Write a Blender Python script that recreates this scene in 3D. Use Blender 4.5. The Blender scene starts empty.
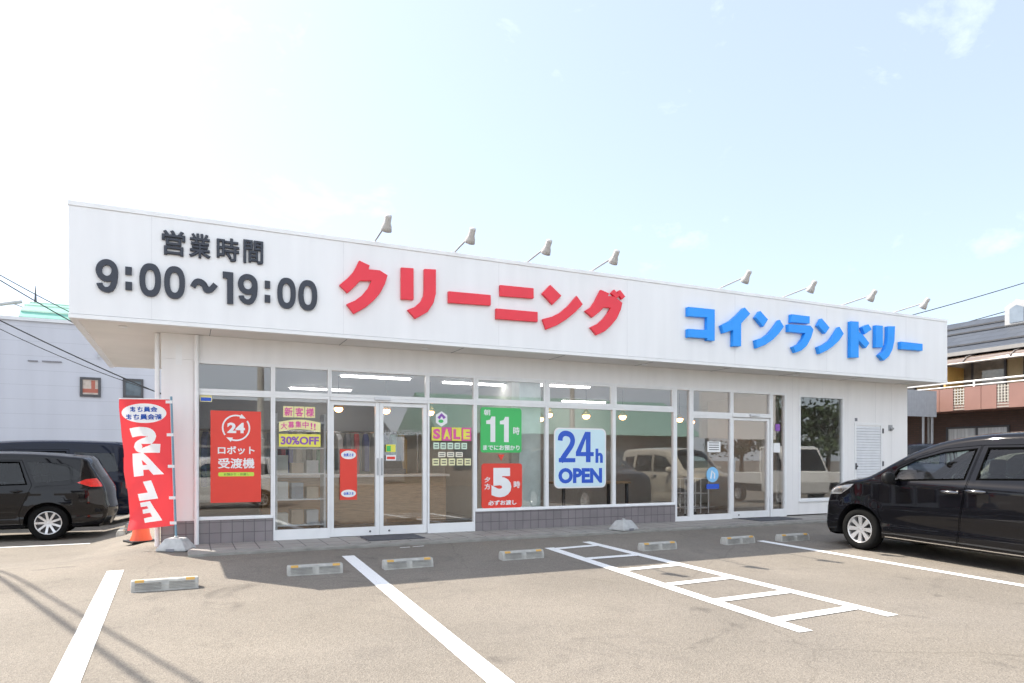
import bpy, bmesh, math, random
import numpy as np
from mathutils import Vector, Matrix
from mathutils.geometry import delaunay_2d_cdt
random.seed(7)
R = math.radians
scene = bpy.context.scene
COL = scene.collection

# ------------------------------------------------------------------ camera, sky, sun, exposure
F = 691.0; PHI = R(25.26); CS, SN = math.cos(PHI), math.sin(PHI)
CAMZ = 1.19; YB = 10.73; SL = 0.03; YF = 9.99
cam = bpy.data.cameras.new('camera'); camo = bpy.data.objects.new('camera', cam); COL.objects.link(camo)
cam.sensor_width = 36; cam.lens = 36 * F / 1024; cam.shift_y = 118.5 / 1024
cam.clip_start = 0.1; cam.clip_end = 3000
camo.location = (0, 0, CAMZ); camo.rotation_euler = (R(90), 0, -PHI)
scene.camera = camo

SUN = Vector((-0.56, 0.652, 1.0)).normalized()          # towards the sun
SUN_EL = math.asin(SUN.z); SUN_AZ = math.atan2(SUN.x, SUN.y)
world = bpy.data.worlds.new('World'); scene.world = world; world.use_nodes = True
wt = world.node_tree; wn, wl = wt.nodes, wt.links; wn.clear()
wo = wn.new('ShaderNodeOutputWorld'); bg = wn.new('ShaderNodeBackground')
sky = wn.new('ShaderNodeTexSky'); sky.sky_type = 'NISHITA'; sky.sun_disc = False
sky.sun_elevation = SUN_EL; sky.sun_rotation = SUN_AZ
sky.air_density = 1.0; sky.dust_density = 1.6; sky.ozone_density = 1.4
bg.inputs[1].default_value = 0.09
# thin high cloud in the sky
tc = wn.new('ShaderNodeTexCoord'); sep = wn.new('ShaderNodeSeparateXYZ'); wl.new(tc.outputs['Generated'], sep.inputs[0])
zc = wn.new('ShaderNodeMath'); zc.operation = 'MAXIMUM'; wl.new(sep.outputs[2], zc.inputs[0]); zc.inputs[1].default_value = 0.04
dx = wn.new('ShaderNodeMath'); dx.operation = 'DIVIDE'; wl.new(sep.outputs[0], dx.inputs[0]); wl.new(zc.outputs[0], dx.inputs[1])
dy = wn.new('ShaderNodeMath'); dy.operation = 'DIVIDE'; wl.new(sep.outputs[1], dy.inputs[0]); wl.new(zc.outputs[0], dy.inputs[1])
cmb = wn.new('ShaderNodeCombineXYZ'); wl.new(dx.outputs[0], cmb.inputs[0]); wl.new(dy.outputs[0], cmb.inputs[1])
nz = wn.new('ShaderNodeTexNoise'); nz.inputs['Scale'].default_value = 5.6; nz.inputs['Detail'].default_value = 9; nz.inputs['Roughness'].default_value = 0.62
nz.inputs['Distortion'].default_value = 0.4
fl = wn.new('ShaderNodeMapping'); fl.inputs['Scale'].default_value = (1, 1, 1.7); wl.new(tc.outputs['Generated'], fl.inputs[0]); wl.new(fl.outputs[0], nz.inputs['Vector'])
cr = wn.new('ShaderNodeValToRGB'); cr.color_ramp.elements[0].position = 0.595; cr.color_ramp.elements[1].position = 0.76
cr.color_ramp.elements[0].color = (0.27, 0.27, 0.27, 1); cr.color_ramp.elements[1].color = (0.50, 0.50, 0.50, 1)
wl.new(nz.outputs[0], cr.inputs[0])
# bright cloud added out of view behind the camera, fill for the shaded front
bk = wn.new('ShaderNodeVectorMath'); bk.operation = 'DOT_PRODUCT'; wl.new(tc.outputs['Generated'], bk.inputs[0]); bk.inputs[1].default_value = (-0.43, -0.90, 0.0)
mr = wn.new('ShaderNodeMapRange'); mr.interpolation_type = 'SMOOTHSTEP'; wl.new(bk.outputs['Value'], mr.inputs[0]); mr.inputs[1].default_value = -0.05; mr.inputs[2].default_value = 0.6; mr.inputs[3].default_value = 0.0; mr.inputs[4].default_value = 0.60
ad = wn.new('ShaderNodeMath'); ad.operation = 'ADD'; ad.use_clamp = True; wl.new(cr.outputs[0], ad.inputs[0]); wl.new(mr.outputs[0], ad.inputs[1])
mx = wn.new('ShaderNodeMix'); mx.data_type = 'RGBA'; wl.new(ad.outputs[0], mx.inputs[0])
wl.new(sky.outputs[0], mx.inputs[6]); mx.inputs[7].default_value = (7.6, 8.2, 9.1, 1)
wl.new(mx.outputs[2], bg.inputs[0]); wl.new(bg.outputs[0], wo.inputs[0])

sl = bpy.data.lights.new('sun', 'SUN'); sl.energy = 3.7; sl.angle = R(0.5); sl.color = (1, 0.925, 0.81)
so = bpy.data.objects.new('sun', sl); COL.objects.link(so); so.location = SUN * 60
so.rotation_euler = (-SUN).to_track_quat('-Z', 'Y').to_euler()
vs = scene.view_settings; vs.view_transform = 'Standard'; vs.look = 'None'; vs.gamma = 1; vs.use_curve_mapping = False
vs.exposure = 1.33
scene.cycles.use_denoising = True; scene.cycles.use_adaptive_sampling = True; scene.cycles.adaptive_threshold = 0.03
scene.cycles.max_bounces = 10; scene.cycles.transparent_max_bounces = 24
scene.cycles.sample_clamp_indirect = 8

# ------------------------------------------------------------------ measuring (the calibrated camera of the photograph)
def ray(px, py):
    a = (px - 512) / F; b = (460 - py) / F
    return (a * CS + SN, -a * SN + CS, b)
def on_y(px, py, Y):
    r = ray(px, py); t = Y / r[1]; return (r[0] * t, CAMZ + r[2] * t)
def on_x(px, py, X):
    r = ray(px, py); t = X / r[0]; return (r[1] * t, CAMZ + r[2] * t)
def on_ground(px, py):
    r = ray(px, py); t = (CAMZ + SL * YB) / (-r[2] + SL * r[1]); return (r[0] * t, r[1] * t)
def at_depth(px, py, d):
    r = ray(px, py); return Vector((r[0] * d, r[1] * d, CAMZ + r[2] * d))
def smooth01(t):
    t = max(0.0, min(1.0, t)); return t * t * (3 - 2 * t)
def gz(x, y):
    z = -SL * max(0.0, YB - max(y, -1.5))
    return z - 0.26 * smooth01((-0.35 - x) / 1.2) * smooth01((y - 8.5) / 4.0)

# ------------------------------------------------------------------ materials
MATS = {}
def nt(name):
    m = bpy.data.materials.new(name); m.use_nodes = True
    return m, m.node_tree.nodes, m.node_tree.links, m.node_tree.nodes['Principled BSDF']
def mat(name, col, rough=0.5, metal=0.0, var=0.08, scale=6.0, bump=0.0, bscale=60.0, coat=0.0, stretch=(1, 1, 1), spec=0.5, trans=0.0):
    if name in MATS: return MATS[name]
    m, n, l, p = nt(name)
    p.inputs['Roughness'].default_value = rough; p.inputs['Metallic'].default_value = metal
    p.inputs['Coat Weight'].default_value = coat; p.inputs['Coat Roughness'].default_value = 0.03
    p.inputs['Specular IOR Level'].default_value = spec
    t = n.new('ShaderNodeTexCoord'); mp = n.new('ShaderNodeMapping'); mp.inputs['Scale'].default_value = stretch
    l.new(t.outputs['Object'], mp.inputs[0])
    z = n.new('ShaderNodeTexNoise'); z.inputs['Scale'].default_value = scale; z.inputs['Detail'].default_value = 6
    l.new(mp.outputs[0], z.inputs['Vector'])
    rp = n.new('ShaderNodeValToRGB'); rp.color_ramp.elements[0].position = 0.3; rp.color_ramp.elements[1].position = 0.7
    rp.color_ramp.elements[0].color = tuple(c * (1 - var) for c in col) + (1,)
    rp.color_ramp.elements[1].color = tuple(min(1, c * (1 + var)) for c in col) + (1,)
    l.new(z.outputs[0], rp.inputs[0]); l.new(rp.outputs[0], p.inputs['Base Color'])
    if bump:
        b = n.new('ShaderNodeBump'); b.inputs['Strength'].default_value = bump; b.inputs['Distance'].default_value = 0.01
        z2 = n.new('ShaderNodeTexNoise'); z2.inputs['Scale'].default_value = bscale; z2.inputs['Detail'].default_value = 4
        l.new(mp.outputs[0], z2.inputs['Vector']); l.new(z2.outputs[0], b.inputs['Height']); l.new(b.outputs[0], p.inputs['Normal'])
    MATS[name] = m; return m
def glass_mat(name, r0=0.07, tint=(0.93, 0.97, 0.96), rough=0.0):
    if name in MATS: return MATS[name]
    m, n, l, p = nt(name); n.remove(p); out = n['Material Output']
    tr = n.new('ShaderNodeBsdfTransparent'); tr.inputs[0].default_value = tint + (1,)
    gl = n.new('ShaderNodeBsdfGlossy'); gl.inputs['Roughness'].default_value = rough; gl.inputs[0].default_value = (1, 1, 1, 1)
    g = n.new('ShaderNodeNewGeometry'); d = n.new('ShaderNodeVectorMath'); d.operation = 'DOT_PRODUCT'
    l.new(g.outputs['Incoming'], d.inputs[0]); l.new(g.outputs['Normal'], d.inputs[1])
    a = n.new('ShaderNodeMath'); a.operation = 'ABSOLUTE'; l.new(d.outputs['Value'], a.inputs[0])
    s = n.new('ShaderNodeMath'); s.operation = 'SUBTRACT'; s.inputs[0].default_value = 1; l.new(a.outputs[0], s.inputs[1])
    w = n.new('ShaderNodeMath'); w.operation = 'POWER'; l.new(s.outputs[0], w.inputs[0]); w.inputs[1].default_value = 5
    q = n.new('ShaderNodeMath'); q.operation = 'MULTIPLY_ADD'; l.new(w.outputs[0], q.inputs[0]); q.inputs[1].default_value = 1 - r0; q.inputs[2].default_value = r0
    # slow waviness of float glass
    t = n.new('ShaderNodeTexCoord'); z = n.new('ShaderNodeTexNoise'); z.inputs['Scale'].default_value = 1.6; l.new(t.outputs['Object'], z.inputs['Vector'])
    b = n.new('ShaderNodeBump'); b.inputs['Strength'].default_value = 0.02; b.inputs['Distance'].default_value = 0.015
    l.new(z.outputs[0], b.inputs['Height']); l.new(b.outputs[0], gl.inputs['Normal'])
    k = n.new('ShaderNodeMixShader'); l.new(q.outputs[0], k.inputs[0]); l.new(tr.outputs[0], k.inputs[1]); l.new(gl.outputs[0], k.inputs[2])
    l.new(k.outputs[0], out.inputs[0]); MATS[name] = m; return m
def emit_mat(name, col, strength):
    m, n, l, p = nt(name); p.inputs['Base Color'].default_value = (0.8, 0.8, 0.8, 1)
    p.inputs['Emission Color'].default_value = col + (1,); p.inputs['Emission Strength'].default_value = strength
    return m
def tile_mat(name, c1, c2, grout, w, h, plane, msize=0.006, rough=0.45, offset=0.0):
    m, n, l, p = nt(name); p.inputs['Roughness'].default_value = rough
    t = n.new('ShaderNodeTexCoord'); s = n.new('ShaderNodeSeparateXYZ'); l.new(t.outputs['Object'], s.inputs[0])
    c = n.new('ShaderNodeCombineXYZ')
    ia, ib = {'xz': (0, 2), 'xy': (0, 1), 'yz': (1, 2)}[plane]
    l.new(s.outputs[ia], c.inputs[0]); l.new(s.outputs[ib], c.inputs[1])
    b = n.new('ShaderNodeTexBrick'); b.offset = offset; l.new(c.outputs[0], b.inputs['Vector'])
    b.inputs['Color1'].default_value = c1 + (1,); b.inputs['Color2'].default_value = c2 + (1,); b.inputs['Mortar'].default_value = grout + (1,)
    b.inputs['Scale'].default_value = 1; b.inputs['Mortar Size'].default_value = msize; b.inputs['Brick Width'].default_value = w; b.inputs['Row Height'].default_value = h
    z = n.new('ShaderNodeTexNoise'); z.inputs['Scale'].default_value = 3; z.inputs['Detail'].default_value = 6; l.new(t.outputs['Object'], z.inputs['Vector'])
    k = n.new('ShaderNodeMix'); k.data_type = 'RGBA'; k.blend_type = 'MULTIPLY'; k.inputs[0].default_value = 0.35
    l.new(b.outputs[0], k.inputs[6]); l.new(z.outputs[0], k.inputs[7]); l.new(k.outputs[2], p.inputs['Base Color'])
    bp = n.new('ShaderNodeBump'); bp.inputs['Strength'].default_value = 0.5; bp.inputs['Distance'].default_value = 0.004; bp.invert = True
    l.new(b.outputs['Fac'], bp.inputs['Height']); l.new(bp.outputs[0], p.inputs['Normal'])
    return m
def asphalt_mat():
    m, n, l, p = nt('worn_asphalt'); p.inputs['Roughness'].default_value = 0.85; p.inputs['Specular IOR Level'].default_value = 0.25
    t = n.new('ShaderNodeTexCoord')
    def noise(sc, det, rough=0.6, dist=0.0):
        z = n.new('ShaderNodeTexNoise'); z.inputs['Scale'].default_value = sc; z.inputs['Detail'].default_value = det
        z.inputs['Roughness'].default_value = rough; z.inputs['Distortion'].default_value = dist; l.new(t.outputs['Object'], z.inputs['Vector']); return z
    def ramp(src, p0, c0, p1, c1):
        r = n.new('ShaderNodeValToRGB'); r.color_ramp.elements[0].position = p0; r.color_ramp.elements[0].color = c0 + (1,)
        r.color_ramp.elements[1].position = p1; r.color_ramp.elements[1].color = c1 + (1,); l.new(src, r.inputs[0]); return r
    def mul(a, b, f=1.0):
        k = n.new('ShaderNodeMix'); k.data_type = 'RGBA'; k.blend_type = 'MULTIPLY'; k.inputs[0].default_value = f
        l.new(a, k.inputs[6]); l.new(b, k.inputs[7]); return k.outputs[2]
    big = ramp(noise(0.55, 6, 0.6, 0.5).outputs[0], 0.3, (0.186, 0.167, 0.143), 0.72, (0.234, 0.210, 0.181))
    stn = ramp(noise(1.6, 8, 0.7, 1.2).outputs[0], 0.30, (0.84, 0.84, 0.85), 0.46, (1, 1, 1))
    oil = ramp(noise(0.8, 3, 0.5, 2.0).outputs[0], 0.26, (0.70, 0.70, 0.71), 0.34, (1, 1, 1))
    dust = ramp(noise(0.23, 4, 0.55, 0.8).outputs[0], 0.35, (0.93, 0.93, 0.94), 0.65, (1.07, 1.06, 1.04))
    v = n.new('ShaderNodeTexVoronoi'); v.inputs['Scale'].default_value = 85; l.new(t.outputs['Object'], v.inputs['Vector'])
    agg = ramp(v.outputs['Color'], 0.05, (0.62, 0.61, 0.60), 0.95, (1.3, 1.29, 1.27))
    fin = ramp(noise(190, 3).outputs[0], 0.32, (0.72, 0.72, 0.72), 0.68, (1.22, 1.22, 1.22))
    # cracks: thin edges of a big warped voronoi
    zw = noise(0.9, 5, 0.6); mixv = n.new('ShaderNodeMix'); mixv.data_type = 'VECTOR'; mixv.inputs[0].default_value = 0.35
    l.new(t.outputs['Object'], mixv.inputs[4]); l.new(zw.outputs['Color'], mixv.inputs[5])
    vc = n.new('ShaderNodeTexVoronoi'); vc.feature = 'DISTANCE_TO_EDGE'; vc.inputs['Scale'].default_value = 0.34; l.new(mixv.outputs[1], vc.inputs['Vector'])
    crk = ramp(vc.outputs['Distance'], 0.0, (0.55, 0.54, 0.53), 0.0025, (1, 1, 1))
    c = mul(mul(mul(mul(mul(mul(big.outputs[0], oil.outputs[0]), dust.outputs[0]), stn.outputs[0]), agg.outputs[0], 0.55), fin.outputs[0], 0.5), crk.outputs[0], 0.35)
    l.new(c, p.inputs['Base Color'])
    b = n.new('ShaderNodeBump'); b.inputs['Strength'].default_value = 0.6; b.inputs['Distance'].default_value = 0.006
    l.new(v.outputs['Distance'], b.inputs['Height']); l.new(b.outputs[0], p.inputs['Normal'])
    return m
def paint_line_mat():
    m, n, l, p = nt('road_paint'); p.inputs['Roughness'].default_value = 0.6
    t = n.new('ShaderNodeTexCoord'); z = n.new('ShaderNodeTexNoise'); z.inputs['Scale'].default_value = 45; z.inputs['Detail'].default_value = 8; z.inputs['Roughness'].default_value = 0.75
    l.new(t.outputs['Object'], z.inputs['Vector'])
    r = n.new('ShaderNodeValToRGB'); r.color_ramp.elements[0].position = 0.33; r.color_ramp.elements[0].color = (0.34, 0.32, 0.29, 1)
    r.color_ramp.elements[1].position = 0.42; r.color_ramp.elements[1].color = (0.80, 0.80, 0.79, 1); l.new(z.outputs[0], r.inputs[0])
    l.new(r.outputs[0], p.inputs['Base Color']); return m

WHITE = mat('white_wall_panel', (0.80, 0.80, 0.805), 0.42, var=0.028, scale=1.7, stretch=(3.0, 3.0, 0.3))
PINKW = mat('warm_white_wall', (0.80, 0.785, 0.775), 0.5, var=0.03, scale=2, stretch=(3, 3, 0.4), bump=0.1, bscale=120)
FRAME = mat('white_aluminium', (0.80, 0.80, 0.80), 0.35, var=0.03)
TRIM = mat('grey_white_trim', (0.66, 0.67, 0.69), 0.4, var=0.05)
DARKLINE = mat('dark_joint', (0.22, 0.22, 0.24), 0.7)
SEAM = mat('pale_joint', (0.68, 0.68, 0.69), 0.7)
SOFF = mat('soffit_board', (0.72, 0.70, 0.67), 0.6, var=0.05, scale=1.5)
GLASS = glass_mat('shop_glass', 0.095, (0.90, 0.91, 0.91))
RED = mat('sign_red', (0.78, 0.032, 0.055), 0.4, var=0.03)
BLUE = mat('sign_blue', (0.015, 0.31, 0.92), 0.4, var=0.03)
INK = mat('sign_dark_grey', (0.030, 0.036, 0.052), 0.45, var=0.05)
PRED = mat('poster_red', (0.75, 0.055, 0.035), 0.4, var=0.02)
PGRN = mat('poster_green', (0.06, 0.50, 0.13), 0.4, var=0.02)
PWHT = mat('poster_white', (0.82, 0.82, 0.82), 0.45, var=0.02)
PCYN = mat('poster_pale_cyan', (0.62, 0.80, 0.86), 0.4, var=0.02)
PBLU = mat('poster_blue', (0.025, 0.10, 0.55), 0.4, var=0.02)
PYEL = mat('poster_yellow', (0.78, 0.72, 0.10), 0.45, var=0.03)
PYEL2 = mat('poster_pale_yellow', (0.80, 0.74, 0.36), 0.45, var=0.03)
PPNK = mat('poster_pink', (0.70, 0.10, 0.34), 0.45, var=0.02)
PPUR = mat('poster_purple', (0.26, 0.09, 0.42), 0.45, var=0.02)
PLIM = mat('poster_lime', (0.55, 0.72, 0.08), 0.45, var=0.02)
BLACKP = mat('black_plastic', (0.014, 0.014, 0.015), 0.5, var=0.15, spec=0.2)
RUBBER = mat('tyre_rubber', (0.012, 0.012, 0.012), 0.9, var=0.2, bump=0.1, spec=0.05)
TRIMBLK = mat('window_trim_black', (0.003, 0.003, 0.003), 0.9, var=0.1, spec=0.0)
ALLOY = mat('silver_alloy', (0.62, 0.62, 0.63), 0.28, metal=0.7, var=0.04)
CHROME = mat('chrome', (0.75, 0.75, 0.76), 0.08, metal=1.0, var=0.02)
CONC = mat('pale_concrete', (0.40, 0.39, 0.36), 0.85, var=0.22, scale=9, bump=0.35, bscale=90)
GREYM = mat('galvanised_grey', (0.42, 0.43, 0.44), 0.45, metal=0.4, var=0.1)
DGREY = mat('dark_grey_metal', (0.07, 0.07, 0.075), 0.5, var=0.1)
BLKPAINT = mat('black_car_paint', (0.003, 0.003, 0.0045), 0.5, var=0.05, coat=0.8, spec=0.0)
NAVPAINT = mat('dark_navy_car_paint', (0.005, 0.008, 0.020), 0.5, var=0.05, coat=0.6, spec=0.0)
BEIGEPAINT = mat('beige_car_paint', (0.50, 0.45, 0.36), 0.3, var=0.04, coat=0.7)
WHITEPAINT = mat('white_car_paint', (0.72, 0.72, 0.70), 0.3, var=0.04, coat=0.6)
CARGLASS = glass_mat('car_glass', 0.05, (0.82, 0.91, 0.87))
PRIVACY = glass_mat('dark_car_glass', 0.04, (0.14, 0.16, 0.17))
LAMPCLR = mat('headlight_lens', (0.36, 0.37, 0.39), 0.12, metal=0.6, var=0.12, scale=5, coat=1.0)
LAMPRED = mat('tail_light_red', (0.55, 0.015, 0.012), 0.12, var=0.25, scale=20, coat=1.0)
AMBER = mat('amber_reflector', (0.58, 0.33, 0.07), 0.3, var=0.1)
INTR = mat('car_interior_fabric', (0.26, 0.25, 0.235), 0.85, var=0.1)
WIRE = mat('cable_black', (0.03, 0.03, 0.032), 0.6)

# ------------------------------------------------------------------ mesh helpers
class MB:
    def __init__(s): s.v = []; s.f = []; s.m = []; s.sm = []; s.mi = 0; s.smooth = False
    def add(s, vs, fs, mi=None, smooth=None):
        b = len(s.v); s.v += [tuple(p) for p in vs]
        for f in fs:
            s.f.append([b + i for i in f]); s.m.append(s.mi if mi is None else mi); s.sm.append(s.smooth if smooth is None else smooth)
        return s
    def box(s, a, b, mi=None):
        x0, y0, z0 = a; x1, y1, z1 = b
        x0, x1 = min(x0, x1), max(x0, x1); y0, y1 = min(y0, y1), max(y0, y1); z0, z1 = min(z0, z1), max(z0, z1)
        return s.add([(x0,y0,z0),(x1,y0,z0),(x1,y1,z0),(x0,y1,z0),(x0,y0,z1),(x1,y0,z1),(x1,y1,z1),(x0,y1,z1)],
                     [(0,3,2,1),(4,5,6,7),(0,1,5,4),(1,2,6,5),(2,3,7,6),(3,0,4,7)], mi)
    def prism(s, poly, to3, d0, d1, mi=None):
        """poly: 2D outline; to3(u, v, d) maps to space; front cap at d0, back at d1"""
        n = len(poly)
        area = sum(poly[i][0]*poly[(i+1)%n][1]-poly[(i+1)%n][0]*poly[i][1] for i in range(n))
        if area < 0: poly = poly[::-1]
        vs = [to3(u, v, d0) for u, v in poly] + [to3(u, v, d1) for u, v in poly]
        fs = [list(range(n)), list(range(2*n-1, n-1, -1))] + [(i, i+n, (i+1) % n + n, (i+1) % n) for i in range(n)]
        return s.add(vs, fs, mi)
    def tube(s, pts, r, n=8, mi=None, caps=True):
        pts = [Vector(p) for p in pts]; rs = r if isinstance(r, (list, tuple)) else [r]*len(pts)
        vs = []; fs = []
        for i, p in enumerate(pts):
            t = (pts[min(i+1, len(pts)-1)] - pts[max(i-1, 0)]).normalized()
            u = t.orthogonal().normalized() if i == 0 else (u - t * u.dot(t)).normalized()
            w = t.cross(u)
            vs += [p + (u*math.cos(2*math.pi*k/n) + w*math.sin(2*math.pi*k/n))*rs[i] for k in range(n)]
        for i in range(len(pts)-1):
            fs += [(i*n+k, i*n+(k+1)%n, (i+1)*n+(k+1)%n, (i+1)*n+k) for k in range(n)]
        s.add(vs, fs, mi, True)
        if caps:
            s.add([vs[k] for k in range(n)], [list(range(n-1, -1, -1))], mi, False)
            s.add(vs[-n:], [list(range(n))], mi, False)
        return s
    def lathe(s, prof, n=32, M=None, mi=None, smooth=True):
        """prof: (r, h) about local z, then moved by matrix M"""
        M = M or Matrix(); vs = []; fs = []
        for r, h in prof: vs += [M @ Vector((r*math.cos(2*math.pi*k/n), r*math.sin(2*math.pi*k/n), h)) for k in range(n)]
        for i in range(len(prof)-1): fs += [(i*n+k, i*n+(k+1)%n, (i+1)*n+(k+1)%n, (i+1)*n+k) for k in range(n)]
        return s.add(vs, fs, mi, smooth)
    def build(s, name, m, parent=None, org=(0, 0, 0), bevel=0, normals=None, recalc=True):
        me = bpy.data.meshes.new(name); o = Vector(org)
        me.from_pydata([tuple(Vector(p) - o) for p in s.v], [], s.f)
        for k in (m if isinstance(m, (list, tuple)) else [m]): me.materials.append(k)
        me.polygons.foreach_set('material_index', s.m); me.polygons.foreach_set('use_smooth', s.sm)
        if recalc and normals is None:
            b = bmesh.new(); b.from_mesh(me); bmesh.ops.recalc_face_normals(b, faces=b.faces); b.to_mesh(me); b.free()
        if normals is not None: me.normals_split_custom_set_from_vertices(normals)
        me.update()
        ob = bpy.data.objects.new(name, me); COL.objects.link(ob)
        if parent: ob.parent = parent
        else: ob.location = o
        if bevel:
            q = ob.modifiers.new('edge', 'BEVEL'); q.width = bevel; q.segments = 2; q.limit_method = 'ANGLE'
        return ob
def empty(name, loc, label, cat, group=None, rot=0.0):
    o = bpy.data.objects.new(name, None); COL.objects.link(o); o.location = loc; o.rotation_euler = (0, 0, rot)
    o.empty_display_size = 0.2
    return tag(o, label, cat, group)
def tag(o, label, cat, group=None):
    o['label'] = label; o['category'] = cat
    if group: o['group'] = group
    return o
def structure(o): o['kind'] = 'structure'; return o
def dup(o, loc, rot=None, label=None):
    r = o.copy(); COL.objects.link(r); r.location = loc
    if rot is not None: r.rotation_euler = (0, 0, rot)
    if label: r['label'] = label
    for ch in o.children:
        c = ch.copy(); COL.objects.link(c); c.parent = r
        for g in ch.children:
            d = g.copy(); COL.objects.link(d); d.parent = c
    return r
def fac(u, v, d): return (u, d, v)           # facade plane: u = X, v = Z, d = Y
def text_mesh(body, bold=0.0, thick=0.0):
    c = bpy.data.curves.new('t', 'FONT'); c.body = body; c.size = 1.0; c.extrude = max(thick, 0.0005)
    c.bevel_depth = bold; c.bevel_resolution = 0; c.resolution_u = 4
    o = bpy.data.objects.new('t', c); COL.objects.link(o)
    dg = bpy.context.evaluated_depsgraph_get(); me = bpy.data.meshes.new_from_object(o.evaluated_get(dg))
    vs = np.array([v.co[:] for v in me.vertices]); fs = [list(p.vertices) for p in me.polygons]
    bpy.data.objects.remove(o); bpy.data.curves.remove(c); bpy.data.meshes.remove(me)
    return vs, fs
def text(mb, body, x0, z0, x1, z1, y, bold=0.02, thick=0.003, flip=False, mi=None, M=None):
    """lettering fitted into a box of the plane Y = y (front towards -Y)"""
    vs, fs = text_mesh(body, bold, 0.02)
    lo, hi = vs.min(0), vs.max(0)
    u = (vs[:, 0]-lo[0])/(hi[0]-lo[0]); w = (vs[:, 1]-lo[1])/(hi[1]-lo[1]); d = (vs[:, 2]-lo[2])/(hi[2]-lo[2])
    if flip: u = 1-u
    pts = [(x0+(x1-x0)*a, y-thick*c, z0+(z1-z0)*b) for a, b, c in zip(u, w, d)]
    if M is not None: pts = [M @ Vector(p) for p in pts]
    mb.add(pts, fs, mi); return mb
def rrect(x0, z0, x1, z1, r, n=6):
    pts = []
    for cx, cz, a0 in ((x1-r, z1-r, 0), (x0+r, z1-r, 90), (x0+r, z0+r, 180), (x1-r, z0+r, 270)):
        pts += [(cx+r*math.cos(R(a0+90*k/n)), cz+r*math.sin(R(a0+90*k/n))) for k in range(n+1)]
    return pts
def ell(cx, cz, rx, rz, n=36, a0=0, a1=360):
    return [(cx+rx*math.cos(R(a0+(a1-a0)*k/n)), cz+rz*math.sin(R(a0+(a1-a0)*k/n))) for k in range(n if a1-a0 == 360 else n+1)]
def ring(mb, outer, inner, d0, d1, mi=None, to3=fac):
    n = len(outer)
    vs = [to3(*p, d0) for p in outer] + [to3(*p, d0) for p in inner] + [to3(*p, d1) for p in outer] + [to3(*p, d1) for p in inner]
    fs = []
    for i in range(n):
        j = (i+1) % n
        fs += [(i, j, n+j, n+i), (2*n+i, 2*n+j, j, i), (n+i, n+j, 3*n+j, 3*n+i), (2*n+i, 3*n+i, 3*n+j, 2*n+j)]
    mb.add(vs, fs, mi)
def stroke(pts, w):
    """ribbon outline round a centre line, width w (number or list)"""
    L, Rr = [], []
    for i, p in enumerate(pts):
        a = Vector(pts[max(i-1, 0)]); b = Vector(pts[min(i+1, len(pts)-1)]); t = (b-a).normalized(); n = Vector((-t.y, t.x)); h = (w[i] if isinstance(w, list) else w)/2
        L.append(tuple(Vector(p)+n*h)); Rr.append(tuple(Vector(p)-n*h))
    return L + Rr[::-1]
def catmull(P, k=5):
    out = []
    for i in range(len(P)-1):
        p0, p1, p2, p3 = Vector(P[max(i-1, 0)]), Vector(P[i]), Vector(P[i+1]), Vector(P[min(i+2, len(P)-1)])
        for j in range(k):
            t = j/k
            out.append(tuple(0.5*((2*p1)+(p2-p0)*t+(2*p0-5*p1+4*p2-p3)*t*t+(3*p1-p0-3*p2+p3)*t**3)))
    out.append(tuple(P[-1])); return out

# ------------------------------------------------------------------ ground
def axis(lo, hi, step, far): return [-far, -far/3, -60, -30] + list(np.arange(lo, hi+1e-6, step)) + [v for v in (45, 70, far/3, far) if v > hi]
xs = axis(-13, 31, 0.5, 900); ys = sorted(set([round(v, 3) for v in axis(-4, 26, 0.5, 900)] + [-1.5, YB, 8.5, 12.5]))
mb = MB(); mb.smooth = True
mb.add([(x, y, gz(x, y)) for y in ys for x in xs],
       [(j*len(xs)+i, j*len(xs)+i+1, (j+1)*len(xs)+i+1, (j+1)*len(xs)+i) for j in range(len(ys)-1) for i in range(len(xs)-1)])
structure(mb.build('parking_lot', asphalt_mat()))
ROADP = paint_line_mat()
def drape(mb, poly, lift=0.005):
    """thin painted quad laid on the ground, subdivided along its length (poly: a0, a1, b1, b0)"""
    a0, a1, b1, b0 = [Vector(p) for p in poly]; n = max(1, int(max((a1-a0).length, (b1-b0).length)/0.5))
    vs = []
    for i in range(n+1):
        t = i/n
        for q in (a0.lerp(a1, t), b0.lerp(b1, t)): vs.append((q.x, q.y, gz(q.x, q.y)+lift))
    mb.add(vs, [(2*i, 2*i+2, 2*i+3, 2*i+1) for i in range(n)])
def line(p, q, w):
    p, q = Vector(p), Vector(q); t = (q-p).normalized(); n = Vector((-t.y, t.x))*w/2
    return (p+n, q+n, q-n, p-n)
G = on_ground
for a, b, w in (((-0.715, 8.92), (-0.645, 3.2), 0.165), ((1.895, 8.99), (1.755, 3.0), 0.16), ((8.13, 8.13), (8.37, 2.6), 0.15), ((3.45+10.1, 8.6), (13.5, 3.0), 0.15)):
    mb = MB(); drape(mb, line(a, b, w)); structure(mb.build('parking_line', ROADP))
mb = MB()
l0, l1 = Vector(G(549, 548)), Vector(G(806, 632)); r0, r1 = Vector(G(586, 542)), Vector(G(893, 616))
drape(mb, line(l0, l1, 0.15)); drape(mb, line(r0, r1, 0.15))
structure(mb.build('walkway_marking_rail', ROADP))
rungs = [((553, 549.3), (599.7, 545.3)), ((583, 559.3), (640, 555)), ((618, 570.8), (680.6, 564.8)), ((663, 585.5), (733, 577.5)), ((712, 601.5), (791, 591.5)), ((772, 621), (857, 607.5))]
mb = MB()
for a, b in rungs:
    p, q = Vector(G(*a)), Vector(G(*b)); drape(mb, line(p, q, 0.13), 0.0065)
structure(mb.build('walkway_marking_rung', ROADP))
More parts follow.
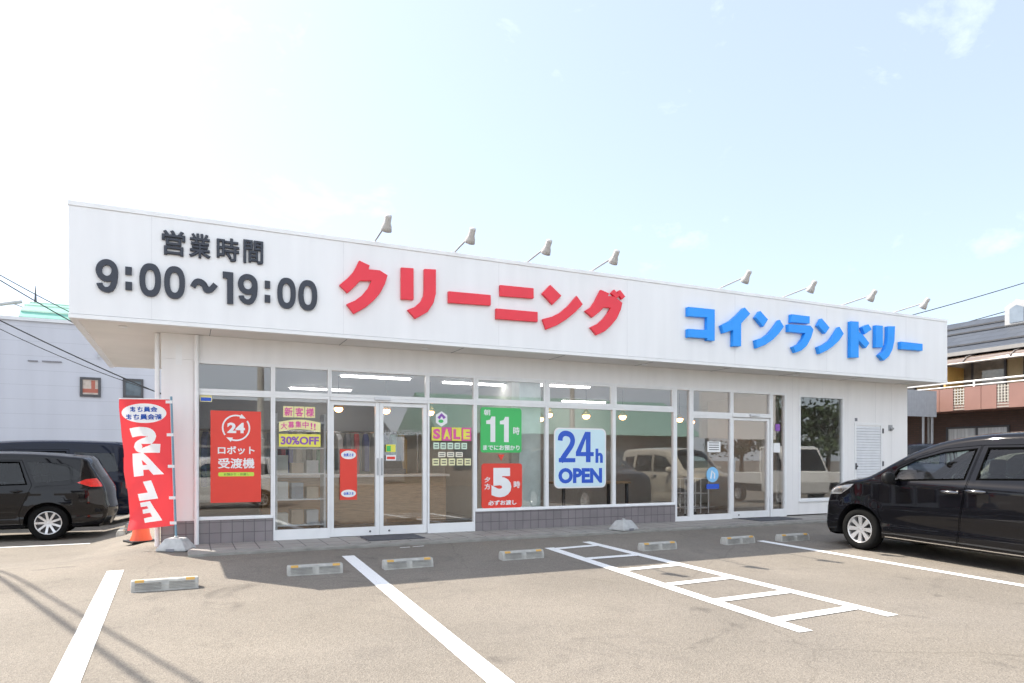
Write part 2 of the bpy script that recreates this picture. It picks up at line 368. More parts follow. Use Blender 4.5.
for a, b in (((400, 548), (410, 547.3)), ((413, 547), (424, 546.2))):
    mb = MB(); drape(mb, line(G(*a), G(*b), 0.035)); structure(mb.build('paint_patch', ROADP))
mb = MB(); drape(mb, line((-7.5, 13.85), (-1.5, 13.95), 0.12)); structure(mb.build('parking_line', ROADP))

# tiled walkway before the shop
APR = tile_mat('walkway_tile', (0.36, 0.335, 0.31), (0.40, 0.375, 0.345), (0.14, 0.13, 0.125), 0.30, 0.30, 'xy', 0.009, 0.6)
mb = MB(); mb.box((0.02, 9.86, -0.2), (15.5, YB+0.1, 0.004))
structure(mb.build('walkway', APR, bevel=0.006))
mb = MB(); mb.box((0.02, 9.60, -0.2), (15.5, 9.857, 0.0)); structure(mb.build('walkway_kerb', mat('kerb_concrete', (0.27, 0.26, 0.235), 0.9, var=0.2, scale=5, bump=0.3, bscale=90), bevel=0.006))

# ------------------------------------------------------------------ the shop
ORG = (0, YB, 0)
shop = empty('laundry_shop', ORG, 'long low white cleaning and coin laundry shop with deep sign band and glass front', 'shop')
def P(mb, name, m, parent=shop, **k): return mb.build(name, m, parent, ORG, **k)
def each(name, m, boxes, par=None, org_=None, **k):
    for a, b in boxes:
        q = MB(); q.box(a, b); q.build(name, m, par or shop, org_ or ORG, **k)
ZS, ZT = 2.94, 4.38; XL, XR = -1.30, 15.66; YBK = 15.05
# sign band
mb = MB(); mb.box((XL, YF, ZS+0.055), (XR, YF+0.06, ZT-0.06))
mb.box((XL, YF+0.0605, ZS+0.055), (XL+0.06, YBK, ZT-0.06)); mb.box((XR-0.06, YF+0.0605, ZS+0.055), (XR, YBK, ZT-0.06)); mb.box((XL+0.0605, YBK-0.06, ZS+0.055), (XR-0.0605, YBK, ZT-0.06))
P(mb, 'fascia', WHITE)
mb = MB(); mb.box((XL-0.012, YF-0.012, ZT-0.058), (XR+0.012, YF+0.14, ZT)); mb.box((XL-0.012, YF+0.1405, ZT-0.058), (XL+0.14, YBK, ZT)); mb.box((XR-0.14, YF+0.1405, ZT-0.058), (XR+0.012, YBK, ZT))
P(mb, 'coping', FRAME, bevel=0.004)
mb = MB(); mb.box((XL-0.006, YF-0.006, ZS), (XR+0.006, YF+0.08, ZS+0.05)); mb.box((XL-0.006, YF+0.0805, ZS), (XL+0.08, YBK, ZS+0.05)); mb.box((XR-0.08, YF+0.0805, ZS), (XR+0.006, YBK, ZS+0.05))
P(mb, 'drip_edge', FRAME)
each('panel_joint', SEAM, [((XL+0.9+i*2.44, YF-0.0015, ZS+0.06), (XL+0.905+i*2.44, YF+0.01, ZT-0.065)) for i in range(7)])
mb = MB(); mb.box((XL+0.08, YF+0.08, ZS+0.012), (XR-0.08, YBK-0.02, ZS+0.03)); P(mb, 'soffit', SOFF)
each('soffit_joint', DARKLINE, [((XL+1.6+i*1.82, YF+0.085, ZS+0.008), (XL+1.608+i*1.82, YB-0.02, ZS+0.02)) for i in range(9)])
for i, x in enumerate((-0.75, 3.4, 7.6, 11.4)):
    mb = MB(); mb.lathe([(0.055, 0), (0.05, -0.012), (0.03, -0.008), (0, -0.008)], 18, Matrix.Translation((x, YF+0.42, ZS+0.008))); P(mb, 'downlight', FRAME)
mb = MB(); mb.box((XL+0.07, YF+0.07, 3.55), (XR-0.07, YBK-0.07, 3.62)); P(mb, 'roof', GREYM)
# walls
TILE = tile_mat('mauve_wall_tile', (0.25, 0.225, 0.23), (0.285, 0.255, 0.26), (0.13, 0.12, 0.125), 0.15, 0.15, 'xz', 0.005, 0.35)
WX0, WX1 = -0.31, 15.3
mb = MB()
mb.box((WX0, YB-0.03, 2.60), (11.45, YB+0.12, ZS+0.01))                       # above the glass
mb.box((WX0, YB-0.03, 0.336), (0.10, YB+0.12, 2.598))                         # left pier
mb.box((11.452, YB-0.03, 0.03), (11.80, YB+0.12, ZS+0.01)); mb.box((11.802, YB-0.03, 2.58), (13.178, YB+0.12, ZS+0.01)); mb.box((11.802, YB-0.03, 0.03), (13.178, YB+0.12, 0.315))
mb.box((13.18, YB-0.03, 0.03), (WX1, YB+0.12, ZS+0.01))
P(mb, 'front_wall', PINKW)
mb = MB(); mb.box((WX0, YB+0.121, 0.0), (WX0+0.12, YBK-0.1, ZS+0.01)); mb.box((WX1-0.12, YB+0.121, 0.0), (WX1, YBK-0.1, ZS+0.01)); mb.box((WX0, YBK-0.099, 0.0), (WX1, YBK-0.0, ZS+0.01))
P(mb, 'rear_wall', PINKW)
each('tile_base', TILE, [((WX0-0.005, YB-0.045, -0.1), (1.155, YB+0.10, 0.335)), ((4.375, YB-0.045, 0.0), (8.515, YB+0.10, 0.325))])
each('panel_joint', SEAM, [((x, YB-0.0315, 2.62 if x == 12.5 else 0.35), (x+0.004, YB, ZS)) for x in (11.62, 12.5, 13.3, 14.2, 14.75)])
for x, y in ((0.135, YB-0.075), (-0.36, YB+0.02)):
    mb = MB(); mb.tube([(x, y, -0.05), (x, y, ZS)], 0.032, 12); P(mb, 'downpipe', FRAME)
mb = MB(); mb.box((-0.13, YB-0.035, 2.42+0.1), (-0.05, YB-0.028, 2.80)); P(mb, 'access_cover', FRAME)

Y0f, Y1f = YB-0.035, YB+0.045
def frame_bars(mb, x0, x1, z0, z1, fv, ft, fb, y0=Y0f, y1=Y1f):
    mb.box((x0, y0, z0), (x0+fv, y1, z1)); mb.box((x1-fv, y0, z0), (x1, y1, z1))
    mb.box((x0+fv, y0+0.002, z1-ft), (x1-fv, y1-0.002, z1)); mb.box((x0+fv, y0+0.002, z0), (x1-fv, y1-0.002, z0+fb))
def window(x0, x1, z0, z1, fv=0.03, ft=0.045, fb=0.045, name='window', inner=0, y=0.0, mid=None):
    mb = MB(); frame_bars(mb, x0, x1, z0, z1, fv, ft, fb, Y0f+y, Y1f+y)
    if inner: frame_bars(mb, x0+fv, x1-fv, z0+fb, z1-ft, inner, inner, inner, Y0f+0.012+y, Y1f-0.012+y)
    w = P(mb, name, FRAME, bevel=0.003)
    i = fv+inner-0.004
    mb = MB(); mb.box((x0+i, YB+y+0.002, z0+fb+inner-0.004), (x1-i, YB+y+0.010, z1-ft-inner+0.004)); P(mb, 'pane', GLASS, w)
    return w
ZH = 2.155; ZTOP = 2.60
window(0.105, 1.16, 0.338, ZH); window(0.105, 1.16, ZH+0.001, ZTOP)
window(1.161, 1.98, 0.004, ZH, fb=0.15); window(1.161, 1.98, ZH+0.001, ZTOP)
window(3.54, 4.37, 0.004, ZH, fb=0.15); window(3.54, 4.37, ZH+0.001, ZTOP)
window(1.981, 3.539, ZH+0.001, ZTOP)
for x0, x1 in ((4.371, 5.73), (5.731, 7.13), (7.131, 8.519)):
    window(x0, x1, 0.33, ZH); window(x0, x1, ZH+0.001, ZTOP, fv=0.025, ft=0.03, fb=0.03, inner=0.035)
window(8.52, 8.92, 0.004, ZTOP, fv=0.05, ft=0.05, fb=0.09)
window(8.921, 9.955, 0.004, 2.06, fv=0.05, fb=0.11); window(8.921, 9.955, 2.061, ZTOP, fv=0.05, ft=0.05, fb=0.08)
window(9.956, 11.0, 2.061, ZTOP, fv=0.035, ft=0.05, fb=0.08)
window(11.001, 11.45, 0.004, ZTOP, fv=0.06, ft=0.05, fb=0.16)
window(11.803, 13.177, 0.318, 2.578, fv=0.05, ft=0.04, fb=0.05)
def leaf(x0, x1, hx, side):
    d = window(x0, x1, 0.012, 2.055 if x0 > 5 else 2.095, fv=0.062, ft=0.06, fb=0.13, name='sliding_door', y=0.03)
    mb = MB(); mb.box((hx-0.012, Y0f+0.012, 0.95), (hx+0.012, Y0f+0.029, 1.22)); P(mb, 'handle', GREYM, d, bevel=0.004)
    mb = MB(); mb.lathe([(0.0, 0), (0.016, 0), (0.014, 0.008), (0, 0.008)], 12, Matrix.Translation((hx-side*0.12, Y0f+0.026, 0.075)) @ Matrix.Rotation(R(90), 4, 'X')); P(mb, 'lock', DGREY, d)
leaf(1.985, 2.755, 2.725, 1); leaf(2.758, 3.535, 2.79, -1); leaf(9.96, 10.995, 10.03, -1)
each('door_header', FRAME, [((1.985, Y0f-0.01, 2.10), (3.535, Y0f+0.03, 2.153)), ((9.96, Y0f-0.01, 2.06), (10.995, Y0f+0.03, 2.128))], bevel=0.004)
each('door_sensor', TRIM, [((2.66, Y0f-0.045, 2.125), (2.92, Y0f-0.011, 2.17)), ((10.4, Y0f-0.045, 2.085), (10.66, Y0f-0.011, 2.13))], bevel=0.008)
each('window_sill', FRAME, [((0.1, YB-0.06, 0.337), (1.155, YB-0.036, 0.362)), ((4.375, YB-0.06, 0.327), (8.515, YB-0.036, 0.352)), ((11.79, YB-0.06, 0.295), (13.19, YB-0.036, 0.317))], bevel=0.003)
# louvred service door
mb = MB(); frame_bars(mb, 13.5, 14.43, 0.03, 2.03, 0.06, 0.06, 0.05, YB-0.045, YB-0.031)
dr = P(mb, 'service_door', FRAME, bevel=0.002)
mb = MB()
for i in range(30):
    z = 0.12+i*0.061; mb.add([(13.57, YB-0.033, z), (14.36, YB-0.033, z), (14.36, YB-0.043, z+0.012), (13.57, YB-0.043, z+0.012), (13.57, YB-0.033, z+0.06), (14.36, YB-0.033, z+0.06)], [(0, 1, 2, 3), (3, 2, 5, 4)])
P(mb, 'louvre', TRIM, dr)
mb = MB(); mb.box((13.52, YB-0.06, 0.98), (13.555, YB-0.046, 1.12)); mb.tube([(13.538, YB-0.09, 1.05), (13.538, YB-0.06, 1.05)], 0.02, 10); P(mb, 'handle', DGREY, dr)
each('hinge', DGREY, [((14.41, YB-0.062, z), (14.445, YB-0.046, z+0.11)) for z in (0.35, 1.05, 1.8)], dr)
mb = MB(); mb.box((14.64, YB-0.05, 1.86), (14.76, YB-0.031, 2.0)); mb.tube([(14.70, YB-0.10, 1.9), (14.70, YB-0.05, 1.93)], 0.035, 12); P(mb, 'wall_socket', GREYM, bevel=0.005)
mb = MB(); mb.box((13.52, YB-0.036, 2.06), (13.60, YB-0.031, 2.13)); P(mb, 'door_plate', DARKLINE)
# inside
FLOORM = tile_mat('shop_floor_tile', (0.26, 0.24, 0.21), (0.29, 0.27, 0.24), (0.2, 0.19, 0.17), 0.45, 0.45, 'xy', 0.003, 0.25)
INW = mat('inside_wall_grey', (0.50, 0.49, 0.46), 0.6, var=0.03)
mb = MB(); mb.box((WX0+0.121, YB+0.121, 0.0), (WX1-0.121, YBK-0.101, 0.012)); P(mb, 'shop_floor', FLOORM)
mb = MB(); mb.box((WX0+0.121, YB+0.121, 2.62), (WX1-0.121, YBK-0.101, 2.66)); P(mb, 'shop_ceiling', INW)
each('inside_wall', INW, [((WX0+0.121, YBK-0.13, 0.013), (WX1-0.121, YBK-0.102, 2.618)), ((5.35, YB+0.5, 0.013), (5.47, YBK-0.131, 2.618)), ((11.50, YB+0.3, 0.013), (11.58, 13.2, 2.618))])
mb = MB(); mb.box((5.28, YB+0.16, 0.013), (5.70, YB+0.48, 2.618)); P(mb, 'inside_pillar', mat('pale_green_white', (0.66, 0.72, 0.68), 0.5))

# ------------------------------------------------------------------ sign lettering
def letters(root, org, polys, m, thick, crop, scale):
    """each letter is one or more outlines measured in the photograph on the sign band, set on the band at its real size"""
    ox, oy = crop
    mb = MB()
    for k, poly in enumerate(polys):
        pts = [on_y(ox+x/scale, oy+y/scale, YF-thick) for x, y in poly]
        mb.prism(pts, fac, YF-thick-0.0012*k, YF-0.002)
    return mb.build('letter', m, root, org, bevel=0.006)
org = (4.0, YF, 3.7)
redsign = empty('cleaning_sign', org, 'big red raised katakana lettering in the middle of the white sign band', 'sign lettering')
KU = [(250,88),(340,130),(330,163),(425,172),(493,215),(470,290),(430,365),(380,425),(310,485),(205,545),(140,462),(215,430),(275,385),(325,325),(355,262),(258,262),(210,315),(150,368),(80,298),(150,240),(200,185),(225,140)]
RI1 = [(608,147),(715,155),(715,425),(608,420)]
RI2 = [(805,160),(905,165),(905,370),(885,450),(835,528),(730,587),(662,510),(725,485),(775,440),(800,390),(805,340)]
C1, C2, C3, S1 = (330, 250), (430, 260), (530, 265), 8.533
letters(redsign, org, [KU], RED, 0.055, C1, S1)
letters(redsign, org, [RI1, RI2], RED, 0.055, C1, S1)
letters(redsign, org, [[(158,265),(520,298),(520,388),(158,364)]], RED, 0.055, C2, S1)
letters(redsign, org, [[(600,212),(886,240),(886,328),(600,306)], [(565,412),(920,443),(920,528),(565,502)]], RED, 0.055, C2, S1)
letters(redsign, org, [[(175,168),(270,262),(195,338),(105,243)], [(400,262),(452,335),(390,400),(310,465),(230,515),(140,550),(108,460),(190,440),(260,405),(330,345)]], RED, 0.055, C3, S1)
letters(redsign, org, [[(605,210),(676,240),(668,264),(720,268),(790,322),(775,385),(740,460),(690,520),(640,565),(570,598),(515,532),(580,500),(630,455),(665,410),(690,365),(630,362),(595,400),(535,448),(470,392),(520,360),(555,310),(580,260)],
                       [(720,208),(768,262),(738,285),(690,238)], [(770,212),(814,270),(786,294),(742,228)]], RED, 0.055, C3, S1)
org = (11.5, YF, 3.6)
blusign = empty('coin_laundry_sign', org, 'big blue raised katakana lettering on the right half of the white sign band', 'sign lettering')
C4, C5, C6, S2 = (675, 290), (750, 295), (840, 300), 11.378
TB = 0.085
letters(blusign, org, [[(152,190),(455,220),(455,578),(368,572),(368,548),(150,537),(150,440),(368,455),(368,312),(152,297)]], BLUE, TB, C4, S2)
letters(blusign, org, [[(795,197),(860,270),(755,380),(755,640),(662,640),(664,455),(555,492),(530,400),(640,345),(720,275)]], BLUE, TB, C4, S2)
letters(blusign, org, [[(120,180),(207,278),(155,362),(65,255)], [(340,280),(388,360),(330,440),(260,510),(180,565),(80,606),(66,512),(150,485),(215,440),(275,370)]], BLUE, TB, C5, S2)
letters(blusign, org, [[(475,217),(682,242),(682,325),(470,310)], [(440,330),(690,348),(725,390),(700,480),(650,575),(590,630),(520,657),(490,590),(560,555),(610,490),(630,435),(440,418)]], BLUE, TB, C5, S2)
letters(blusign, org, [[(820,265),(908,370),(860,440),(775,345)], [(1020,360),(1069,440),(1015,520),(950,580),(880,630),(795,670),(775,590),(850,560),(920,510),(970,440)]], BLUE, TB, C5, S2)
letters(blusign, org, [[(125,240),(215,245),(215,655),(122,655)], [(200,350),(262,395),(337,490),(297,548),(205,450)], [(250,310),(325,275),(362,335),(285,390)]], BLUE, TB, C6, S2)
letters(blusign, org, [[(410,285),(490,292),(490,540),(408,540)], [(545,298),(628,298),(622,460),(600,560),(560,640),(500,690),(445,628),(500,580),(535,500),(545,420)]], BLUE, TB, C6, S2)
letters(blusign, org, [[(695,472),(942,498),(942,578),(695,558)]], BLUE, TB, C6, S2)
org = (0.6, YF, 3.7)
hours = empty('opening_hours_sign', org, 'dark grey opening hours lettering at the left end of the sign band', 'sign lettering')
S3, C7, C8, TH = 7.592, (85, 220), (205, 230), 0.035
def box_map(crop, x0, x1, y0, y1, sk):
    """unit square (v down) -> the band, for a glyph measured in the photograph; sk: drop of its right edge"""
    def f(u, v):
        return on_y(crop[0]+(x0+(x1-x0)*u)/S3, crop[1]+(y0+(y1-y0-sk)*v+sk*u)/S3, YF-TH)
    return f
def glyph_zero(crop, *b):
    f = box_map(crop, *b); mb = MB()
    n = 40; o = []; i = []
    for k in range(n):
        a = 2*math.pi*k/n; c, s = math.cos(a), math.sin(a); e = 2/2.35
        o.append(f(0.5+0.5*math.copysign(abs(c)**e, c), 0.5-0.5*math.copysign(abs(s)**e, s))); i.append(f(0.5+0.225*math.copysign(abs(c)**e, c), 0.5-0.315*math.copysign(abs(s)**e, s)))
    ring(mb, o, i, YF-TH, YF-0.002); mb.build('letter', INK, hours, org)
def glyph_nine(crop, *b):
    f = box_map(crop, *b); mb = MB(); n = 36; o = []; i = []
    for k in range(n):
        a = 2*math.pi*k/n; o.append(f(0.5+0.5*math.cos(a), 0.335-0.335*math.sin(a))); i.append(f(0.5+0.215*math.cos(a), 0.335-0.165*math.sin(a)))
    ring(mb, o, i, YF-TH, YF-0.002)
    outer = [(1.0, 0.33), (1.0, 0.5), (0.97, 0.68), (0.90, 0.82), (0.78, 0.93), (0.60, 0.995), (0.42, 0.99), (0.25, 0.95), (0.12, 0.875), (0.04, 0.77), (0.035, 0.735)]
    inner = [(0.30, 0.715), (0.34, 0.79), (0.43, 0.835), (0.55, 0.83), (0.64, 0.77), (0.70, 0.66), (0.715, 0.5), (0.72, 0.33)]
    mb.prism([f(*p) for p in outer+inner], fac, YF-TH-0.001, YF-0.003); mb.build('letter', INK, hours, org)
def glyph_poly(crop, polys):
    mb = MB()
    for k, poly in enumerate(polys): mb.prism([on_y(crop[0]+x/S3, crop[1]+y/S3, YF-TH) for x, y in poly], fac, YF-TH-0.0008*k, YF-0.002)
    mb.build('letter', INK, hours, org)
glyph_nine(C7, 80, 250, 290, 556, 12); glyph_zero(C7, 412, 577, 322, 586, 12); glyph_zero(C7, 600, 760, 344, 603, 12)
glyph_poly(C7, [[(305,352),(355,357),(355,417),(305,413)], [(306,466),(357,471),(357,532),(306,528)]])
wave = catmull([(815, 500), (838, 468), (870, 462), (905, 480), (950, 518), (985, 532), (1012, 522), (1032, 490)], 4)   # wave dash between the hours
dxs = (C8[0]-C7[0])*S3
wave = catmull([(818, 505), (842, 470), (872, 468), (905, 490), (dxs+10, 527), (dxs+45, 526), (dxs+80, 488)], 5)
glyph_poly(C7, [stroke(wave, 44)])
glyph_poly(C8, [[(135,313),(215,322),(215,562),(168,558),(168,366),(135,361)]])
glyph_nine(C8, 250, 400, 326, 572, 14); glyph_zero(C8, 550, 690, 356, 602, 12); glyph_zero(C8, 710, 853, 374, 616, 12)
glyph_poly(C8, [[(455,383),(495,388),(495,445),(455,441)], [(454,490),(496,495),(496,550),(454,546)]])
for ch, crop, x0, x1, y0, y1 in (('営', C7, 583, 762, 94, 264), ('業', C7, 788, 955, 118, 284), ('時', C8, 88, 260, 76, 232), ('間', C8, 290, 441, 92, 252)):
    xa, za = on_y(crop[0]+x0/S3, crop[1]+y1/S3, YF); xb, zb = on_y(crop[0]+x1/S3, crop[1]+y0/S3, YF)
    mb = MB(); text(mb, ch, xa, za, xb, zb, YF-0.004, 0.026, 0.03); mb.build('letter', INK, hours, org)

# spotlights along the roof edge
def make_spot(loc, label):
    r = empty('sign_spotlight', loc, label, 'spotlight', 'spotlights on the shop roof edge')
    mb = MB(); mb.box((-0.07, -0.03, 0.0), (0.07, 0.09, 0.02)); mb.build('base_plate', FRAME, r, bevel=0.003)
    mb = MB(); mb.tube([(0, 0.03, 0.015), (0, -0.02, 0.03), (0, -0.62, 0.085), (0, -0.69, 0.085)], 0.012, 8); mb.build('arm', mat('lamp_arm_grey', (0.30, 0.28, 0.27), 0.5), r)
    M = Matrix.Translation((0, -0.71, 0.10)) @ Matrix.Rotation(R(38), 4, 'X')
    mb = MB(); mb.lathe([(0, 0.085), (0.040, 0.085), (0.046, 0.07), (0.047, -0.02), (0.068, -0.07), (0.078, -0.135), (0.072, -0.138), (0.06, -0.08), (0, -0.07)], 20, M); mb.build('lamp_head', mat('lamp_grey_white', (0.46, 0.44, 0.42), 0.45), r)
    return r
spx = [(376, 'leftmost, above the dark time lettering'), (456, 'second from the left, above the first red letters'), (529, 'third from the left, above the long red dash'), (594, 'fourth from the left, above the last red letter'),
       (722, 'fifth from the left, above the first blue letter'), (786, 'sixth from the left, above the middle blue letters'), (845, 'seventh from the left, above the blue letters'), (897, 'rightmost, above the last blue dash')]
sp0 = None
for px, w in spx:
    x = on_y(px, 250, YF)[0]; lab = 'small spotlight on an arm, '+w
    if sp0 is None: sp0 = make_spot((x, YF+0.06, ZT), lab)
    else: dup(sp0, (x, YF+0.06, ZT), label=lab)

# ------------------------------------------------------------------ posters and notices behind the glass
YP = YB-0.007
def pb(px0, px1, pyt, pyb):
    """poster box from the photograph's left/right edges and the top/bottom height at its left edge"""
    xa, zt = on_y(px0, pyt, YP); xb, _ = on_y(px1, pyt, YP); _, zb = on_y(px0, pyb, YP); return xa, zb, xb, zt
def panel(name, label, cat, box, m, r=0.0, org=None):
    x0, z0, x1, z1 = box; mb = MB()
    mb.prism(rrect(x0, z0, x1, z1, r) if r else [(x0, z0), (x1, z0), (x1, z1), (x0, z1)], fac, YP, YP+0.004)
    return tag(mb.build(name, m, None, (x0, YP, z0)), label, cat)
def kid(mb, name, m, par): return mb.build(name, m, par, par.location)
def fit(box, u0, v0, u1, v1):
    x0, z0, x1, z1 = box; return (x0+(x1-x0)*u0, z0+(z1-z0)*v0, x0+(x1-x0)*u1, z0+(z1-z0)*v1)
b = pb(210.5, 261, 410.3, 503)
o = panel('poster', 'tall red poster with circled 24 and white Japanese words in the leftmost window', 'poster', b, PRED)
mb = MB(); x0, z0, x1, z1 = b; cx, cz, rr = (x0+x1)/2, z0+(z1-z0)*0.815, (x1-x0)*0.265
for a0, a1 in ((65, 215), (245, 395)):
    mb.prism(stroke(ell(cx, cz, rr, rr, 24, a0, a1), 0.022), fac, YP-0.003, YP-0.001)
    ax, az = cx+rr*math.cos(R(a0)), cz+rr*math.sin(R(a0)); t = R(a0-90)
    mb.prism([(ax+0.06*math.cos(t), az+0.06*math.sin(t)), (ax+0.04*math.cos(t+2.1), az+0.04*math.sin(t+2.1)), (ax+0.04*math.cos(t-2.1), az+0.04*math.sin(t-2.1))], fac, YP-0.0035, YP-0.0015)
text(mb, '24', cx-rr*0.66, cz-rr*0.42, cx+rr*0.66, cz+rr*0.42, YP-0.001, 0.045)
text(mb, 'ロボット', *fit(b, 0.14, 0.525, 0.87, 0.615), YP-0.001, 0.028); text(mb, '受渡機', *fit(b, 0.14, 0.37, 0.87, 0.485), YP-0.001, 0.022)
kid(mb, 'lettering', PWHT, o)
mb = MB(); mb.prism(rrect(*fit(b, 0.15, 0.285, 0.86, 0.33), 0.018), fac, YP-0.002, YP-0.0005); k = kid(mb, 'banner', PLIM, o)
mb = MB(); text(mb, 'お預かり・お渡し', *fit(b, 0.26, 0.294, 0.76, 0.322), YP-0.0022, 0.015, 0.001); kid(mb, 'lettering', mat('dark_green_ink', (0.05, 0.2, 0.05), 0.5), o)

b = pb(283, 316, 405.5, 446.5)
o = panel('notice', 'yellow recruiting notice reading 30%OFF in purple, beside the red poster', 'notice', (lambda q: (q[0], q[1], q[2], q[1]+(q[3]-q[1])*0.31))(pb(279, 320.5, 405.5, 446.5)), PYEL)
bb = pb(279, 320.5, 405.5, 446.5)
mb = MB(); text(mb, '30%OFF', *fit(bb, 0.04, 0.05, 0.96, 0.25), YP-0.001, 0.035); kid(mb, 'percent_lettering', PPUR, o)
for i, ch in enumerate('新客様'):
    q = fit(bb, 0.10+0.26*i, 0.72, 0.10+0.26*i+0.245, 0.99); mb = MB(); mb.box((q[0], YP, q[1]), (q[2], YP+0.004, q[3])); kid(mb, 'backing', PYEL2, o)
    mb = MB(); text(mb, ch, *fit(q, 0.1, 0.1, 0.9, 0.9), YP-0.001, 0.025); kid(mb, 'letter', PPNK, o)
mb = MB(); arc = [(bb[0]+(bb[2]-bb[0])*u, bb[1]+(bb[3]-bb[1])*(0.36+0.07*math.sin(math.pi*u))) for u in np.linspace(0, 1, 13)]
hgt = (bb[3]-bb[1])*0.24; mb.prism(arc+[(x, z+hgt) for x, z in arc[::-1]], fac, YP-0.003, YP+0.001); kid(mb, 'backing', PYEL2, o)
mb = MB()
for i, ch in enumerate('大募集中!!'):
    u = (i+0.35)/5.8 if i < 4 else 0.775+0.08*(i-4); zc = bb[1]+(bb[3]-bb[1])*(0.36+0.07*math.sin(math.pi*min(1, u+0.06))); w = (bb[2]-bb[0])*(0.15 if i < 4 else 0.045); xx = bb[0]+(bb[2]-bb[0])*(u-0.02)
    text(mb, ch, xx, zc+hgt*0.16, xx+w, zc+hgt*0.84, YP-0.004, 0.022, 0.002)
kid(mb, 'letter', PPNK, o)

q = pb(340, 357, 449, 500)
o = panel('poster', 'narrow red panel with two pale ovals on the left door leaf', 'poster', q, PRED)  # red panel with pale ovals, set against the door glass
for v0, v1 in ((0.80, 0.97), (0.05, 0.20)):
    e = fit(q, 0.06, v0, 0.94, v1); mb = MB(); mb.prism(ell((e[0]+e[2])/2, (e[1]+e[3])/2, (e[2]-e[0])/2, (e[3]-e[1])/2, 24), fac, YP-0.002, YP-0.0005); k = kid(mb, 'oval', PWHT, o)
    mb = MB(); text(mb, '会員さま', *fit(e, 0.16, 0.3, 0.84, 0.7), YP-0.0025, 0.03, 0.001); kid(mb, 'lettering', PBLU, o)

# SALE letters and price tags on the glass right of the doors
cols = [PYEL, PPNK, PYEL, PPNK]; inks = [PPNK, PYEL, PPNK, PYEL]
q0 = pb(431.5, 471.5, 427, 440.5)
sale = empty('sale_lettering', (q0[0], YP, q0[1]), 'word SALE on yellow and pink squares on the glass right of the doors', 'sale sign')
for i, ch in enumerate('SALE'):
    q = fit(q0, i*0.25+0.005, 0, i*0.25+0.245, 1); mb = MB(); mb.box((q[0], YP, q[1]), (q[2], YP+0.003, q[3])); kid(mb, 'backing', cols[i], sale)
    mb = MB(); text(mb, ch, *fit(q, 0.14, 0.12, 0.86, 0.88), YP-0.001, 0.05); kid(mb, 'letter', inks[i], sale)
q = pb(435.5, 447.5, 411, 426.5); cx, cz, rx, rz = (q[0]+q[2])/2, (q[1]+q[3])/2, (q[2]-q[0])/2, (q[3]-q[1])/2
mb = MB(); mb.prism([(cx+rx*math.cos(R(60*k+30))*1.1, cz+rz*math.sin(R(60*k+30))) for k in range(6)], fac, YP, YP+0.003)
o = tag(mb.build('sticker', PWHT, None, (cx, YP, cz-rz)), 'white hexagonal sticker with green and purple strokes above the word SALE', 'sticker')
mb = MB(); mb.prism(stroke([(cx-rx*0.5, cz+rz*0.05), (cx, cz+rz*0.55), (cx+rx*0.55, cz+rz*0.1)], 0.05), fac, YP-0.002, YP-0.0005); kid(mb, 'purple_mark', PPUR, o)
mb = MB(); mb.prism(ell(cx-rx*0.1, cz-rz*0.3, rx*0.42, rz*0.22), fac, YP-0.002, YP-0.0005); kid(mb, 'green_mark', PGRN, o)
rows = [(433, 468, 442.5, 449, 5, (0.62, 0.78, 0.62), 'mint'), (438, 464, 452, 457, 3, (0.80, 0.76, 0.62), 'cream'), (432, 472, 458.5, 465.5, 5, (0.80, 0.77, 0.45), 'pale yellow')]
for px0, px1, y0, y1, n, c, w in rows:
    q = pb(px0, px1, y0, y1); mm = mat('tag_'+w.replace(' ', '_'), c, 0.5)
    for i in range(n):
        s = fit(q, i/n+0.01, 0, (i+0.86)/n, 1); mb = MB(); mb.box((s[0], YP, s[1]), (s[2], YP+0.002, s[3]))
        t = tag(mb.build('price_tag', mm, None, (s[0], YP, s[1])), 'small %s price tag in the %s row below the word SALE' % (w, {'mint': 'upper', 'cream': 'middle', 'pale yellow': 'lowest'}[w]), 'price tag', '%s price tags below the sale lettering' % w)
        mb = MB()
        for j in range(2): mb.box((s[0]+0.02, YP-0.001, s[1]+(s[3]-s[1])*(0.25+0.35*j)), (s[2]-0.02, YP, s[1]+(s[3]-s[1])*(0.4+0.35*j)))
        kid(mb, 'print', DGREY, t)

b = pb(480.5, 521.5, 407, 452.5)
o = panel('poster', 'green rounded poster with a big white 11 above the red one', 'poster', b, PGRN, 0.05)
mb = MB()
for u in (0.13, 0.46):                                       # the two strokes of 11
    q = fit(b, u, 0.235, u+0.265, 0.80); x0, z0, x1, z1 = q; w = x1-x0; h = z1-z0
    mb.prism([(x0+w*0.40, z0), (x0+w*0.84, z0), (x0+w*0.84, z1), (x0+w*0.50, z1), (x0+w*0.36, z1-h*0.13), (x0+w*0.02, z1-h*0.17), (x0+w*0.02, z1-h*0.30), (x0+w*0.40, z1-h*0.30)], fac, YP-0.003, YP-0.001)
text(mb, '朝', *fit(b, 0.08, 0.82, 0.23, 0.95), YP-0.001, 0.02); text(mb, '時', *fit(b, 0.79, 0.40, 0.95, 0.58), YP-0.001, 0.02)
text(mb, 'までにお預かり', *fit(b, 0.06, 0.05, 0.95, 0.165), YP-0.001, 0.025); kid(mb, 'lettering', PWHT, o)
q = pb(498, 504.5, 454.5, 461); mb = MB(); mb.prism([(q[0], q[3]), (q[2], q[3]), ((q[0]+q[2])/2, q[1])], fac, YP, YP+0.003)
tag(mb.build('arrow_sticker', PRED, None, (q[0], YP, q[1])), 'small red triangle pointing down between green and red posters', 'sticker')
b = pb(481.5, 522, 463.5, 508.5)
o = panel('poster', 'red rounded poster with a big white 5 below the green one', 'poster', b, PRED, 0.05)
